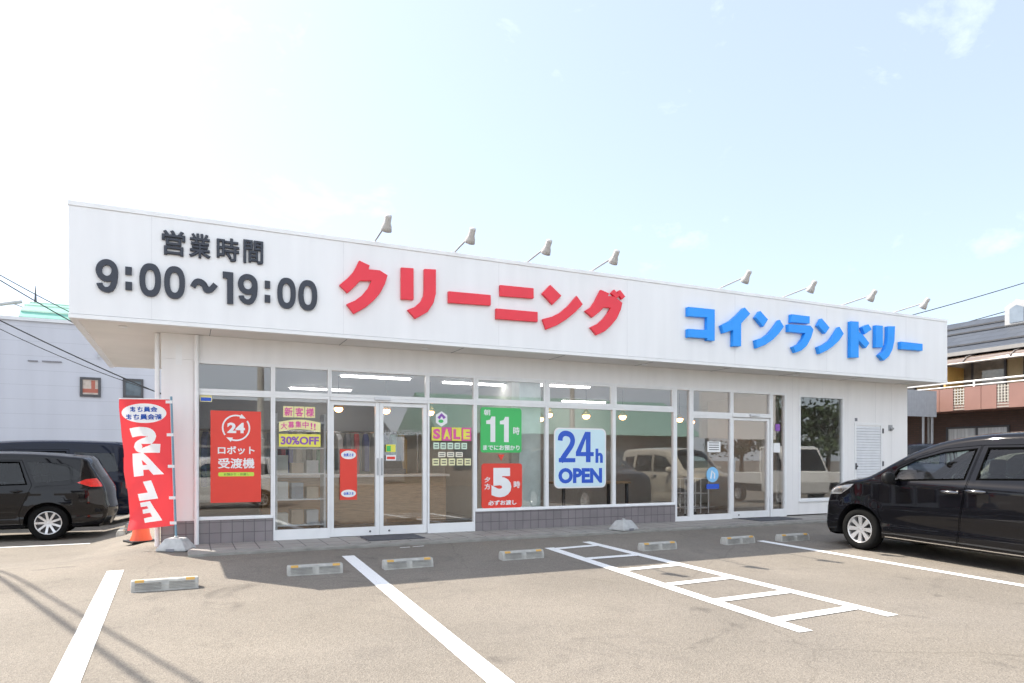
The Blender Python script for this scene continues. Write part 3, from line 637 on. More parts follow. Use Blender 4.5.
mb = MB(); q = fit(b, 0.24, 0.24, 0.73, 0.90); text(mb, '5', *q, YP-0.001, 0.075)
text(mb, '夕', *fit(b, 0.07, 0.58, 0.21, 0.70), YP-0.001, 0.02); text(mb, '方', *fit(b, 0.07, 0.42, 0.21, 0.55), YP-0.001, 0.02); text(mb, '時', *fit(b, 0.79, 0.44, 0.95, 0.60), YP-0.001, 0.02)
text(mb, '必ずお渡し', *fit(b, 0.16, 0.06, 0.86, 0.175), YP-0.001, 0.03); kid(mb, 'lettering', PWHT, o)
b = pb(554, 606, 427.5, 488.5)
o = panel('poster', 'pale blue rounded poster reading 24h OPEN in the middle window', 'poster', b, PWHT, 0.10)
mb = MB(); mb.prism(rrect(b[0]+0.025, b[1]+0.025, b[2]-0.025, b[3]-0.025, 0.085), fac, YP-0.002, YP-0.0005); kid(mb, 'background', PCYN, o)
mb = MB()
q = fit(b, 0.07, 0.43, 0.40, 0.94); X0, Z0, X1, Z1 = q; w, h = X1-X0, Z1-Z0
two = catmull([(0.13, 0.70), (0.17, 0.84), (0.33, 0.925), (0.55, 0.93), (0.76, 0.86), (0.845, 0.72), (0.78, 0.56), (0.58, 0.38), (0.36, 0.20), (0.17, 0.02)], 4)
mb.prism(stroke([(X0+w*a, Z0+h*c) for a, c in two], w*0.27), fac, YP-0.004, YP-0.002)
mb.prism([(X0+w*0.05, Z0), (X1, Z0), (X1, Z0+h*0.135), (X0+w*0.05, Z0+h*0.135)], fac, YP-0.0045, YP-0.002)
q = fit(b, 0.41, 0.43, 0.755, 0.94); X0, Z0, X1, Z1 = q; w, h = X1-X0, Z1-Z0
mb.prism([(X0+w*0.56, Z0), (X0+w*0.82, Z0), (X0+w*0.82, Z1), (X0+w*0.56, Z1)], fac, YP-0.004, YP-0.002)
mb.prism([(X0, Z0+h*0.20), (X1, Z0+h*0.20), (X1, Z0+h*0.335), (X0, Z0+h*0.335)], fac, YP-0.0045, YP-0.002)
mb.prism([(X0, Z0+h*0.335), (X0+w*0.28, Z0+h*0.335), (X0+w*0.70, Z1), (X0+w*0.52, Z1)], fac, YP-0.005, YP-0.002)
text(mb, 'h', *fit(b, 0.79, 0.42, 0.935, 0.66), YP-0.002, 0.045); text(mb, 'OPEN', *fit(b, 0.08, 0.08, 0.92, 0.335), YP-0.002, 0.05)
kid(mb, 'lettering', PBLU, o)
# small things on the doors
q = pb(186+14, 212, 393.5, 401.5)
o = panel('sticker', 'small yellow and blue sticker at the top left of the leftmost window', 'sticker', q, PYEL2)
mb = MB(); mb.box((q[0]+0.01, YP-0.001, q[1]+0.01), (q[2]-0.01, YP, q[1]+0.06)); kid(mb, 'stripe', PBLU, o)
q = pb(386, 395.5, 444.5, 452); o = panel('sticker', 'small yellow and green sticker on the right door leaf', 'sticker', q, PYEL)
mb = MB(); mb.box((q[0]+0.01, YP-0.001, q[1]+0.01), ((q[0]+q[2])/2, YP, q[3]-0.02)); kid(mb, 'print', PGRN, o)
q = pb(386, 396, 455, 460.5); o = panel('sticker', 'small white sticker below the yellow one on the door', 'sticker', q, PWHT)
mb = MB(); mb.box((q[0]+0.015, YP-0.001, q[1]+0.02), (q[2]-0.015, YP, q[3]-0.025)); kid(mb, 'print', PRED, o)
q = (2.84, 1.585, 3.44, 1.67); mb = MB(); text(mb, 'HAKUSEISHA', *q, YP-0.03, 0.0, 0.002)
tag(mb.build('door_lettering', mat('frosted_lettering', (0.40, 0.40, 0.40), 0.6), None, (q[0], YP, q[1])), 'thin pale shop name lettering across the two glass door leaves', 'lettering')
q = pb(707.5, 720.5, 441.5, 452); o = panel('notice', 'white paper notice on the fixed glass of the coin laundry entrance', 'notice', q, PWHT)
mb = MB()
for j in range(4): mb.box((q[0]+0.04, YP-0.001, q[1]+0.04+j*0.045), (q[2]-0.04, YP, q[1]+0.055+j*0.045))
kid(mb, 'print', DGREY, o)
q = pb(706.5, 718.5, 467, 482.5); cx, cz, rx, rz = (q[0]+q[2])/2, (q[1]+q[3])/2, (q[2]-q[0])/2, (q[3]-q[1])/2
mb = MB(); mb.prism(ell(cx, cz, rx, rz), fac, YP, YP+0.003); o = tag(mb.build('sticker', mat('sky_blue', (0.25, 0.55, 0.85), 0.4), None, (cx, YP, cz-rz)), 'round light blue sticker with caption low on the coin laundry glass', 'sticker')
mb = MB(); mb.prism(stroke([(cx-rx*0.3, cz-rz*0.5), (cx-rx*0.1, cz+rz*0.5), (cx+rx*0.35, cz+rz*0.1), (cx+rx*0.3, cz-rz*0.5)], 0.03), fac, YP-0.002, YP-0.0005); kid(mb, 'mark', PWHT, o)
mb = MB(); mb.box((cx-rx, YP, cz-rz-0.13), (cx+rx*1.1, YP+0.003, cz-rz-0.03)); kid(mb, 'caption', PBLU, o)
q = pb(773.5, 780, 443, 452.5); panel('notice', 'white paper on the narrow glass right of the coin laundry door', 'notice', q, PWHT)
q = pb(775.5, 780, 424, 431); panel('sticker', 'small purple sticker on the narrow glass beside the coin laundry door', 'sticker', q, PPUR)

# ------------------------------------------------------------------ things inside the shop
TUBE = emit_mat('fluorescent_tube', (1, 0.98, 0.94), 6.5)
cl0 = None
for x, y in ((2.9, 11.5), (4.75, 11.7), (6.4, 11.35), (2.4, 13.9), (8.6, 14.2)):
    lab = 'white strip ceiling light inside the shop'
    if cl0 is None:
        cl0 = empty('ceiling_light', (x, y, 2.62), lab, 'ceiling light', 'strip ceiling lights inside the shop')
        mb = MB(); mb.box((-0.62, -0.11, -0.03), (0.62, 0.11, -0.001)); mb.build('housing', FRAME, cl0)
        mb = MB(); mb.box((-0.58, -0.045, -0.055), (0.58, 0.045, -0.031)); mb.build('tube', TUBE, cl0)
    else: dup(cl0, (x, y, 2.62))
BULB = emit_mat('warm_bulb', (1, 0.42, 0.14), 9.0)
pl0 = None
for x, y in ((2.35, 11.9), (3.2, 12.0), (4.05, 12.1), (6.3, 11.7), (7.2, 11.8), (8.0, 11.7), (6.8, 13.0), (9.6, 11.9), (10.5, 12.6)):
    if pl0 is None:
        pl0 = empty('pendant_lamp', (x, y, 2.62), 'warm glowing pendant lamp hanging inside behind the glass', 'pendant lamp', 'pendant lamps inside the shop')
        mb = MB(); mb.tube([(0, 0, 0), (0, 0, -0.45)], 0.004, 6); mb.build('cord', WIRE, pl0)
        mb = MB(); mb.lathe([(0.02, -0.43), (0.05, -0.46), (0.10, -0.54), (0.095, -0.54), (0.04, -0.46)], 18); mb.build('shade', mat('lamp_shade_brass', (0.45, 0.30, 0.12), 0.35, metal=0.6), pl0)
        mb = MB(); mb.lathe([(0, -0.62), (0.05, -0.605), (0.075, -0.56), (0.05, -0.52), (0, -0.50)], 12); mb.build('bulb', BULB, pl0)
    else: dup(pl0, (x, y, 2.62))
ct = empty('counter', (2.9, 13.0, 0.012), 'white shop counter with wooden front behind the glass doors', 'counter')
mb = MB(); mb.box((-1.7, -0.22, 0), (1.7, 0.28, 0.86)); mb.build('counter_body', mat('light_wood', (0.42, 0.29, 0.17), 0.5, var=0.2, stretch=(1, 1, 8)), ct)
mb = MB(); mb.box((-1.75, -0.30, 0.862), (1.75, 0.34, 0.91)); mb.build('counter_top', PWHT, ct, bevel=0.006)
cr_ = empty('cash_register', (3.6, 13.0, 0.924), 'dark cash register standing on the shop counter', 'cash register')
mb = MB(); mb.box((-0.2, -0.2, 0), (0.2, 0.2, 0.1)); mb.build('drawer', DGREY, cr_, bevel=0.006)
mb = MB(); mb.add([(-0.17,-0.12,0.101),(0.17,-0.12,0.101),(0.17,0.15,0.101),(-0.17,0.15,0.101),(-0.17,0.05,0.36),(0.17,0.05,0.36),(0.17,0.15,0.36),(-0.17,0.15,0.36)], [(0,3,2,1),(4,5,6,7),(0,1,5,4),(1,2,6,5),(2,3,7,6),(3,0,4,7)]); mb.build('screen', BLACKP, cr_, bevel=0.006)
gcols = [(0.5, 0.08, 0.08), (0.1, 0.12, 0.3), (0.6, 0.58, 0.52), (0.05, 0.05, 0.06), (0.15, 0.3, 0.2), (0.55, 0.4, 0.2), (0.65, 0.65, 0.66), (0.2, 0.2, 0.22)]
rail = empty('clothes_rail', (1.0, 14.3, 0.012), 'steel clothes rail at the back of the shop holding cleaned garments', 'clothes rail')
mb = MB()
for x in (-0.95, 3.5): mb.tube([(x, 0, 0), (x, 0, 1.75)], 0.018, 8)
mb.tube([(-0.95, 0, 1.75), (3.5, 0, 1.75)], 0.016, 8); mb.build('rail_frame', CHROME, rail)
for i in range(22):
    x = 0.15+i*0.19; mm = mat('garment_%d' % (i % 8), gcols[i % 8], 0.8, var=0.12); h = random.uniform(0.75, 1.2); mb = MB()
    mb.prism([(-0.24, -0.12), (-0.05, 0), (0.05, 0), (0.24, -0.12), (0.26, -h), (-0.26, -h)], lambda u, v, d: (d, u, v), -0.05, 0.05)
    g = mb.build('hanging_garment', mm, None, (0, 0, 0), bevel=0.02); g.location = (x, 14.3, 1.73); g.rotation_euler = (0, 0, random.uniform(-0.2, 0.2))
    tag(g, 'cleaned garment hanging on the rail at the back of the shop', 'garment', 'garments hanging on the clothes rail')
sh = empty('wall_shelf', (2.0, 11.35, 0.012), 'tall white shelving rack behind the recruiting notice', 'shelf')
mb = MB()
for x in (-0.75, -0.02): mb.box((x, -0.18, 0), (x+0.025, 0.18, 1.9))
mb.build('upright', PWHT, sh)
for z in (0.15, 0.55, 0.95, 1.35, 1.75):
    mb = MB(); mb.box((-0.724, -0.18, z), (-0.021, 0.18, z+0.02)); mb.build('shelf_board', PWHT, sh)
for i, z in enumerate((0.17, 0.57, 0.97, 1.37)):
    for j in range(3):
        x = 1.30+j*0.23; mb = MB(); hh = random.uniform(0.14, 0.28); mb.box((-0.09, -0.13, 0), (0.09, 0.13, hh)); mb.box((-0.092, -0.132, hh*0.8), (0.092, 0.132, hh+0.004))
        g = mb.build('storage_box', mat('goods_%d' % ((i*3+j) % 6), [(0.6, 0.57, 0.50), (0.42, 0.33, 0.24), (0.5, 0.5, 0.5), (0.65, 0.65, 0.62), (0.30, 0.33, 0.36), (0.55, 0.47, 0.36)][(i*3+j) % 6], 0.6), None, (0, 0, 0), bevel=0.004)
        g.location = (x+0.05, 11.35, z+0.013); tag(g, 'storage box on the white shelving rack behind the recruiting notice', 'box', 'storage boxes on the shelving rack')
cart = empty('laundry_cart', (9.35, 11.25, 0.012), 'white wire laundry cart standing inside the coin laundry entrance', 'laundry cart')
mb = MB()
for x in (-0.3, -0.1, 0.1, 0.3):
    for y in (-0.2, 0.2): mb.tube([(x, y, 0.1), (x, y, 0.8)], 0.009, 6)
for z in (0.2, 0.5, 0.8): mb.tube([(-0.3, -0.2, z), (0.3, -0.2, z), (0.3, 0.2, z), (-0.3, 0.2, z), (-0.3, -0.2, z)], 0.009, 6)
mb.build('wire_frame', PWHT, cart)
for x in (-0.27, 0.27):
    for y in (-0.18, 0.18): mb = MB(); mb.lathe([(0, -0.012), (0.045, -0.012), (0.05, 0), (0.045, 0.012), (0, 0.012)], 14, Matrix.Translation((x, y, 0.05)) @ Matrix.Rotation(R(90), 4, 'X')); mb.build('caster', RUBBER, cart)
tb = empty('folding_table', (7.4, 12.1, 0.012), 'wooden table for folding clothes inside the coin laundry', 'table')
mb = MB(); mb.box((-0.8, -0.4, 0.7), (0.8, 0.4, 0.74)); mb.build('table_top', MATS['light_wood'], tb, bevel=0.005)
for x in (-0.74, 0.74):
    for y in (-0.34, 0.34): mb = MB(); mb.box((x-0.025, y-0.025, 0), (x+0.025, y+0.025, 0.699)); mb.build('leg', DGREY, tb)

# ------------------------------------------------------------------ things on the ground before the shop
MATG = mat('door_mat_grey', (0.085, 0.088, 0.10), 0.95, var=0.15, scale=40, bump=0.5, bscale=200)
for x0, x1, lab in ((2.42, 3.28, 'dark grey doormat before the double glass doors'), (10.05, 11.15, 'dark grey doormat before the coin laundry door')):
    mb = MB(); mb.prism(rrect(x0, YB-0.72, x1, YB-0.09, 0.02, 3), lambda u, v, d: (u, v, d), 0.006, 0.016); tag(mb.build('door_mat', MATG, None, (x0, YB-0.7, 0.006)), lab, 'doormat')
SLOT = mat('stop_slots', (0.27, 0.265, 0.25), 0.9)
def make_stop(loc, rot, label, group):
    r = empty('wheel_stop', loc, label, 'wheel stop', group, rot)
    mb = MB(); prof = [(-0.075, -0.03), (0.075, -0.03), (0.068, 0.055), (0.045, 0.105), (-0.045, 0.105), (-0.068, 0.055)]
    mb.prism(prof, lambda u, v, d: (d, u, v), -0.30, 0.30); mb.build('block', CONC, r, bevel=0.012)
    mb = MB()
    for s in (-1, 1):
        for k in range(5):
            z = 0.018+k*0.015
            y = -0.0735+max(0, (z-0.0))*0.07; mb.box((s*0.15-0.115, y-0.0022, z), (s*0.15+0.115, y+0.006, z+0.006))
    mb.build('groove', SLOT, r)
    for s in (-1, 1):
        mb = MB(); mb.add([(s*0.225-0.04, -0.0575, 0.084), (s*0.225+0.04, -0.0575, 0.084), (s*0.225+0.04, -0.046, 0.1065), (s*0.225-0.04, -0.046, 0.1065), (s*0.225-0.04, -0.03, 0.108), (s*0.225+0.04, -0.03, 0.108)], [(0,1,2,3),(3,2,5,4)]); mb.build('reflector', AMBER, r)
    return r
stops = [(-0.185, 7.68, 'nearest concrete wheel stop, beside the left parking line'), (1.31, 7.95, 'concrete wheel stop just left of the long middle parking line'),
         (2.38, 7.94, 'concrete wheel stop just right of the long middle parking line'), (3.92, 8.02, 'concrete wheel stop beside the upper left end of the ladder marking'),
         (6.06, 8.0, 'concrete wheel stop right of the ladder marking'), (7.6, 8.05, 'concrete wheel stop left of the right parking line'), (8.67, 7.99, 'concrete wheel stop nearest the black minivan')]
s0 = None
for i, (x, y, lab) in enumerate(stops):
    z = gz(x, y)+0.001
    if s0 is None: s0 = make_stop((x, y, z), 0, lab, 'wheel stops in the parking lot')
    else: dup(s0, (x, y, z), R(random.uniform(-3, 3)), lab)
# wheel stops of the neighbouring row
for i, (x, y) in enumerate(((-1.05, 14.35), (-1.0, 15.6), (-0.98, 16.9))):
    dup(s0, (x, y, gz(x, y)), R(90), ['concrete wheel stop behind the black wagon, nearest the flag', 'concrete wheel stop between the wagon and the dark van', 'farthest concrete wheel stop behind the dark van'][i])

# flag banner on its pole
fb = Vector((-0.118, 10.27, gz(-0.118, 10.27)))
WEIGHT = mat('white_weight', (0.44, 0.44, 0.43), 0.7, var=0.15, scale=12, bump=0.2)
def make_weight(loc, rot, label):
    r = empty('pole_weight', loc, label, 'pole base', 'concrete flagpole bases', rot)
    mb = MB(); q = []
    for hx, hy, z in ((0.20, 0.17, 0.0), (0.195, 0.165, 0.03), (0.115, 0.10, 0.15), (0.10, 0.085, 0.165)): q.append([(-hx, -hy, z), (hx, -hy, z), (hx, hy, z), (-hx, hy, z)])
    vs_ = [p for g in q for p in g]; mb.add(vs_, [(i*4+k, i*4+(k+1) % 4, i*4+4+(k+1) % 4, i*4+4+k) for i in range(3) for k in range(4)]+[(12, 13, 14, 15), (3, 2, 1, 0)]); mb.build('block', WEIGHT, r, bevel=0.014)
    mb = MB(); mb.box((-0.055, -0.173, 0.0), (0.055, -0.160, 0.035)); mb.build('notch', DARKLINE, r)
    mb = MB(); mb.lathe([(0.0, 0.166), (0.03, 0.166), (0.026, 0.19), (0.018, 0.19)], 14); mb.build('socket', WEIGHT, r)
    return r
wgt = make_weight(fb, PHI*-1, 'white concrete base holding the red sale flag pole')
wx, wy = on_ground(618, 530.5); dup(wgt, (wx, 9.80, 0.006), 0.3, 'empty white concrete base beside the tiled wall under the windows')
flag = empty('sale_flag', (fb.x, fb.y, fb.z+0.13), 'tall red sale flag with white letters on a blue grey pole', 'flag')
mb = MB(); lean = Vector((-0.06, 0.0, 0))
ptop = lean+Vector((0, 0, 1.92)); mb.tube([(0, 0, 0), tuple(ptop)], 0.014, 10); mb.build('pole', mat('pole_blue_grey', (0.16, 0.28, 0.36), 0.35), flag)
ud = Vector((-0.93, 0.37, 0)).normalized(); nd = Vector((-ud.y, ud.x, 0))          # along the cloth, and its normal
if nd.dot(Vector((0, -1, 0))) < 0: nd = -nd
def cloth_pt(u, v, off=0.0):
    """u: 0 at the pole to 1 at the free edge, v: 0 bottom to 1 top"""
    z = 0.20+v*1.68-0.055*u*(1-v)*1.2
    sag = (0.045*math.sin(5*v+3.5*u)+0.028*math.sin(13*v-4*u)+0.012*math.sin(25*v+9*u))*u*(0.5+0.8*(1-v))
    p = lean*(z/1.92)+Vector((0, 0, z))+ud*(0.02+0.64*u*(1-0.06*(1-v)))+nd*(sag+off)
    return p
NU, NV = 18, 54
def cloth(mb, u0, u1, v0, v1, off, nu, nv, mi=None):
    mb.add([cloth_pt(u0+(u1-u0)*i/nu, v0+(v1-v0)*j/nv, off) for j in range(nv+1) for i in range(nu+1)],
           [(j*(nu+1)+i, j*(nu+1)+i+1, (j+1)*(nu+1)+i+1, (j+1)*(nu+1)+i) for j in range(nv) for i in range(nu)], mi, True)
FLRED = mat('flag_red_cloth', (0.66, 0.045, 0.065), 0.7, var=0.05)
def clothmat(name, col):
    m, n, l, p = nt(name); p.inputs['Roughness'].default_value = 0.8; out = n['Material Output']
    z = n.new('ShaderNodeTexNoise'); z.inputs['Scale'].default_value = 5; r = n.new('ShaderNodeValToRGB'); r.color_ramp.elements[0].color = tuple(c*0.93 for c in col)+(1,); r.color_ramp.elements[1].color = col+(1,)
    l.new(z.outputs[0], r.inputs[0]); l.new(r.outputs[0], p.inputs['Base Color'])
    t = n.new('ShaderNodeBsdfTranslucent'); l.new(r.outputs[0], t.inputs[0]); k = n.new('ShaderNodeMixShader'); k.inputs[0].default_value = 0.22
    l.new(p.outputs[0], k.inputs[1]); l.new(t.outputs[0], k.inputs[2]); l.new(k.outputs[0], out.inputs[0]); return m
FLRED = clothmat('flag_red_cloth', (0.86, 0.065, 0.075)); FLWHT = clothmat('flag_white_print', (0.86, 0.86, 0.86)); FLBLU = clothmat('flag_blue_print', (0.04, 0.14, 0.55))
def flag_poly(mb, poly, off, hole=None):
    """an outline in cloth coordinates (u to the right in the photo = 1-u), laid on the cloth with fine triangles"""
    pv, pf = fill2d([((1-a), c) for a, c in poly], 0.035, [[((1-a), c) for a, c in hole]] if hole else [])
    mb.add([cloth_pt(u, v, off) for u, v in pv], pf, None, True)
def inside(p, poly):
    x, y = p; c = False; n = len(poly)
    for i in range(n):
        x1, y1 = poly[i]; x2, y2 = poly[(i+1) % n]
        if (y1 > y) != (y2 > y) and x < (x2-x1)*(y-y1)/(y2-y1)+x1: c = not c
    return c
def densify(poly, step, closed=True):
    out = []; n = len(poly)
    for i in range(n if closed else n-1):
        a, b = Vector(poly[i]), Vector(poly[(i+1) % n]); k = max(1, int(round((b-a).length/step)))
        out += [tuple(a.lerp(b, j/k)) for j in range(k)]
    if not closed: out.append(tuple(poly[-1]))
    return out
def fill2d(outline, step, holes=(), extra=(), keep=None):
    """triangles that fill an outline with holes, with inner points every step"""
    loops = [densify(outline, step)]+[densify(h, step) for h in holes]
    pts = []; edges = []
    for lp in loops:
        b = len(pts); pts += lp; edges += [(b+i, b+(i+1) % len(lp)) for i in range(len(lp))]
    bd = np.array(pts); x0, y0 = bd.min(0); x1, y1 = bd.max(0)
    j = 0
    y = y0+step/2
    while y < y1:
        x = x0+step/2+(step/2 if j % 2 else 0)
        while x < x1:
            if np.min((bd[:, 0]-x)**2+(bd[:, 1]-y)**2) > (step*0.55)**2 and inside((x, y), loops[0]) and not any(inside((x, y), h) for h in loops[1:]) and (keep is None or keep(x, y)): pts.append((x, y))
            x += step
        y += step*0.87; j += 1
    for p in extra:
        if inside(p, loops[0]) and not any(inside(p, h) for h in loops[1:]) and np.min((bd[:, 0]-p[0])**2+(bd[:, 1]-p[1])**2) > 0.006**2: pts.append(p)
    r = delaunay_2d_cdt([Vector(p) for p in pts], edges, [], 0, 1e-6)
    vo = [tuple(v) for v in r[0]]; fo = []
    for f in r[2]:
        c = (sum(vo[i][0] for i in f)/len(f), sum(vo[i][1] for i in f)/len(f))
        if inside(c, loops[0]) and not any(inside(c, h) for h in loops[1:]): fo.append(list(f))
    return vo, fo
# print and cloth are one sheet; the letters are seen from the back of the cloth, so they are mirrored, as in the photo
def fpx(pts): return [((x-(15+30*(y-40)/530))/(200-4*(y-40)/530), (572-y)/534) for x, y in pts]
prints = [ell(0.48, 0.893, 0.44, 0.076, 32),
    fpx(stroke(catmull([(60, 176), (95, 170), (128, 175), (143, 192), (128, 210), (98, 220), (84, 232), (100, 240), (140, 241), (178, 243)], 3), 37)),
    fpx([(60,260),(104,258),(196,352),(150,352),(128,329),(104,329),(108,353),(68,355)]),
    fpx([(108,378),(142,374),(176,452),(90,456),(86,427),(130,424)]),
    fpx([(92,464),(142,460),(192,545),(118,548),(113,529),(150,525),(142,508),(108,510),(104,493),(134,490),(128,480),(95,482)])]
acount = fpx([(97,287),(101,309),(120,309)])
mb = MB(); pv, pf = fill2d([(0, 0), (1, 0), (1, 1), (0, 1)], 0.03, [[(1-a, c) for a, c in q] for q in prints]); mb.add([cloth_pt(u, v) for u, v in pv], pf, None, True)
flag_poly(mb, acount, 0.0); mb.build('cloth', FLRED, flag, recalc=False)
mb = MB()
for k, q in enumerate(prints): flag_poly(mb, q, 0.0, acount if k == 2 else None)
mb.build('white_print', FLWHT, flag, recalc=False)
mb = MB()
for body, u0, u1, v0, v1 in (('会員さま', 0.20, 0.74, 0.902, 0.945), ('新会員さま', 0.12, 0.82, 0.842, 0.888)):
    vs_, fs_ = text_mesh(body, 0.034, 0.001); lo, hi = vs_.min(0), vs_.max(0)
    mb.add([cloth_pt(1-(u1-(u1-u0)*(p[0]-lo[0])/(hi[0]-lo[0])), v0+(v1-v0)*(p[1]-lo[1])/(hi[1]-lo[1]), 0.002) for p in vs_], fs_)
mb.build('blue_print', FLBLU, flag, recalc=False)
for v in (0.98, 0.72, 0.47, 0.22, 0.02):
    p = cloth_pt(0, v); mb = MB(); mb.add([p+ud*0.05+nd*0.012+Vector((0,0,-0.02)), p-ud*0.04+nd*0.020+Vector((0,0,-0.02)), p-ud*0.04+nd*0.020+Vector((0,0,0.02)), p+ud*0.05+nd*0.012+Vector((0,0,0.02))], [(0, 1, 2, 3)])
    mb.build('strap', FLWHT, flag, recalc=False)
mb = MB(); mb.tube([tuple(ptop-Vector((0,0,0.035))), tuple(cloth_pt(1.0, 1.0)+Vector((0, 0, 0.006)))], 0.007, 8); mb.build('cross_bar', FRAME, flag)
# traffic cone behind the flag
cn = empty('traffic_cone', (-0.60, 11.62, gz(-0.60, 11.62)), 'orange traffic cone on a black base behind the red flag', 'traffic cone', rot=0.4)
mb = MB(); mb.box((-0.19, -0.19, 0), (0.19, 0.19, 0.03)); mb.build('base', BLACKP, cn, bevel=0.01)
CONE = mat('cone_orange', (0.78, 0.10, 0.035), 0.45, var=0.06)
mb = MB(); mb.lathe([(0.15, 0.03), (0.145, 0.05), (0.125, 0.10), (0.028, 0.66), (0.02, 0.68), (0, 0.68)], 24); mb.build('cone', CONE, cn)
mb = MB(); mb.lathe([(0.113, 0.205), (0.076, 0.41)], 24); mb.build('reflective_band', PWHT, cn)

# ------------------------------------------------------------------ cars
def make_car(name, label, cat, sp, loc, rot, paint, group=None):
    r = empty(name, loc, label, cat, group, rot)
    W2 = sp['W']/2; belt = sp['belt']; rw = sp['rw']; ra = sp['ra']; xf, xr = sp['xf'], sp['xr']; zs = sp['zs']
    sil = catmull(sp['sil'], 8); q_ = [Vector(sil[0])]
    for p_ in sil[1:]:
        if (Vector(p_)-q_[-1]).length > sp.get('step', 0.075)*0.72: q_.append(Vector(p_))
    sil = [tuple(p_) for p_ in q_]; S = np.array(sil); A, B = S[:-1], S[1:]
    L2 = ((B-A)**2).sum(1)
    xmax, xmin = S[:, 0].max(), S[:, 0].min(); tum = math.tan(R(sp.get('tumble', 13))); rad = sp.get('rad', 0.07)
    fx0 = sp.get('fx', xmax-0.75); rx0 = sp.get('rx', xmin+0.45); fk = sp.get('fk', 0.16); rk = sp.get('rk', 0.06)
    TN = np.array([(S[min(i+1, len(S)-1)]-S[max(i-1, 0)]) for i in range(len(S))]); VN = np.stack([TN[:, 1], -TN[:, 0]], 1); VN /= np.linalg.norm(VN, axis=1)[:, None]
    VN *= np.sign((VN*(S-np.array([0, 0.8]))).sum(1))[:, None]                      # outwards
    def dist(x, z):
        p = np.array((x, z)); t = np.clip(((p-A)*(B-A)).sum(1)/L2, 0, 1); q = A+(B-A)*t[:, None]
        dd = ((p-q)**2).sum(1); i = int(dd.argmin()); n = VN[i]*(1-t[i])+VN[i+1]*t[i]
        return math.sqrt(dd[i]), n/np.linalg.norm(n)
    def f0(x, z):
        y = W2
        if z < 0.62: y -= 0.055*((0.62-z)/0.42)**2
        y -= 0.022*math.exp(-((z-0.47)/0.10)**2)*sp.get('dip', 1)
        zb = belt-0.10
        if z > zb: y -= 0.03*min(1, (z-zb)/0.10)**2
        if z > belt: y -= (z-belt)*tum+0.05*max(0, z-belt-0.35)
        if x > fx0: y -= fk*((x-fx0)/(xmax-fx0))**2.4
        if x < rx0: y -= rk*((rx0-x)/(rx0-xmin))**2.4
        for xa in (xf, xr):                              # swelling round the wheel arches
            q = math.hypot(x-xa, z-rw)
            if q < ra+0.14: y += 0.016*(1-max(0, (q-ra))/0.14) if q > ra-0.02 else 0.016
        return y
    def f(x, z):
        y = f0(x, z); d = max(dist(x, z)[0], 0.0008)
        if d < rad: y -= rad-math.sqrt(max(0, rad*rad-(rad-d)**2))
        return y
    def nrm(x, z):
        e = 0.004; fxv = (f0(x+e, z)-f0(x-e, z))/(2*e); fzv = (f0(x, z+e)-f0(x, z-e))/(2*e)
        n = Vector((-fxv, 1, -fzv)).normalized(); d, o = dist(x, z)
        if d < rad:
            c = (rad-d)/rad; n = (n*math.sqrt(max(0, 1-c*c))+Vector((o[0], 0, o[1]))*c*0.97).normalized()
        return n
    def arc(xa):
        a = math.asin(max(-1, (zs-rw)/ra)); return [(xa+ra*math.cos(t), rw+ra*math.sin(t)) for t in np.linspace(math.pi-a, a, 22)]
    outline = sil + arc(xr) + arc(xf)
    outline = [p for i, p in enumerate(outline) if (Vector(p)-Vector(outline[i-1])).length > 0.004]
    # points just inside the silhouette so that the shoulder rounds off
    extra = []
    C0 = np.array([0.0, 0.7])
    for i in range(1, len(sil)-1):
        t = Vector(sil[i+1])-Vector(sil[i-1]); n = Vector((-t.y, t.x)).normalized()
        if n.dot(Vector((-sil[i][0], 0.8-sil[i][1]))) < 0: n = -n
        for d in (0.008, 0.022, 0.044, 0.074): extra.append(tuple(Vector(sil[i])+n*d))
    step = sp.get('step', 0.075)
    def panel(mb, N, outl, holes, off=0.0, mi=None, ext=(), st=None):
        pv, pf = fill2d(outl, st or step, holes, ext, (lambda x, z: dist(x, z)[0] > rad*1.05) if len(ext) else None)
        base = [(x, f(x, z)+off, z) for x, z in pv]; ns = [nrm(x, z) for x, z in pv]
        # outward orientation for the left side
        fl = []
        for t in pf:
            a, b, c = [Vector(base[k]) for k in t[:3]]; fl.append(t if (b-a).cross(c-a).y > 0 else t[::-1])
        mb.add(base, fl, mi, True); N += ns
        mb.add([(x, -y, z) for x, y, z in base], [t[::-1] for t in fl], mi, True); N += [Vector((n.x, -n.y, n.z)) for n in ns]
    def one(outl, holes, off, side, name, m, par, st=None):
        mb = MB(); pv, pf = fill2d(outl, st or step, holes); base = [(x, side*(f(x, z)+off), z) for x, z in pv]; N = [nrm(x, z) for x, z in pv]; N = [Vector((n.x, side*n.y, n.z)) for n in N]
        fl = []
        for t in pf:
            a, b, c = [Vector(base[k]) for k in t[:3]]; fl.append(t if (b-a).cross(c-a).y*side > 0 else t[::-1])
        mb.add(base, fl, 0, True); return mb.build(name, m, par, normals=[tuple(n) for n in N])
    def shrink(poly, d):
        n = len(poly); a = sum(poly[i][0]*poly[(i+1) % n][1]-poly[(i+1) % n][0]*poly[i][1] for i in range(n)); sg = 1 if a > 0 else -1; out = []
        for i in range(n):
            p0, p1, p2 = Vector(poly[i-1]), Vector(poly[i]), Vector(poly[(i+1) % n]); e1 = (p1-p0).normalized(); e2 = (p2-p1).normalized()
            n1 = Vector((-e1.y, e1.x))*sg; n2 = Vector((-e2.y, e2.x))*sg; bi = n1+n2; bi = bi/max(0.3, bi.dot(n1)) if bi.length > 1e-6 else n1
            out.append(tuple(p1+bi*d))
        return out
    mb = MB(); N = []
    holes = [d['outline'] for d in sp['doors']]+[w for w in sp.get('fixed', [])]
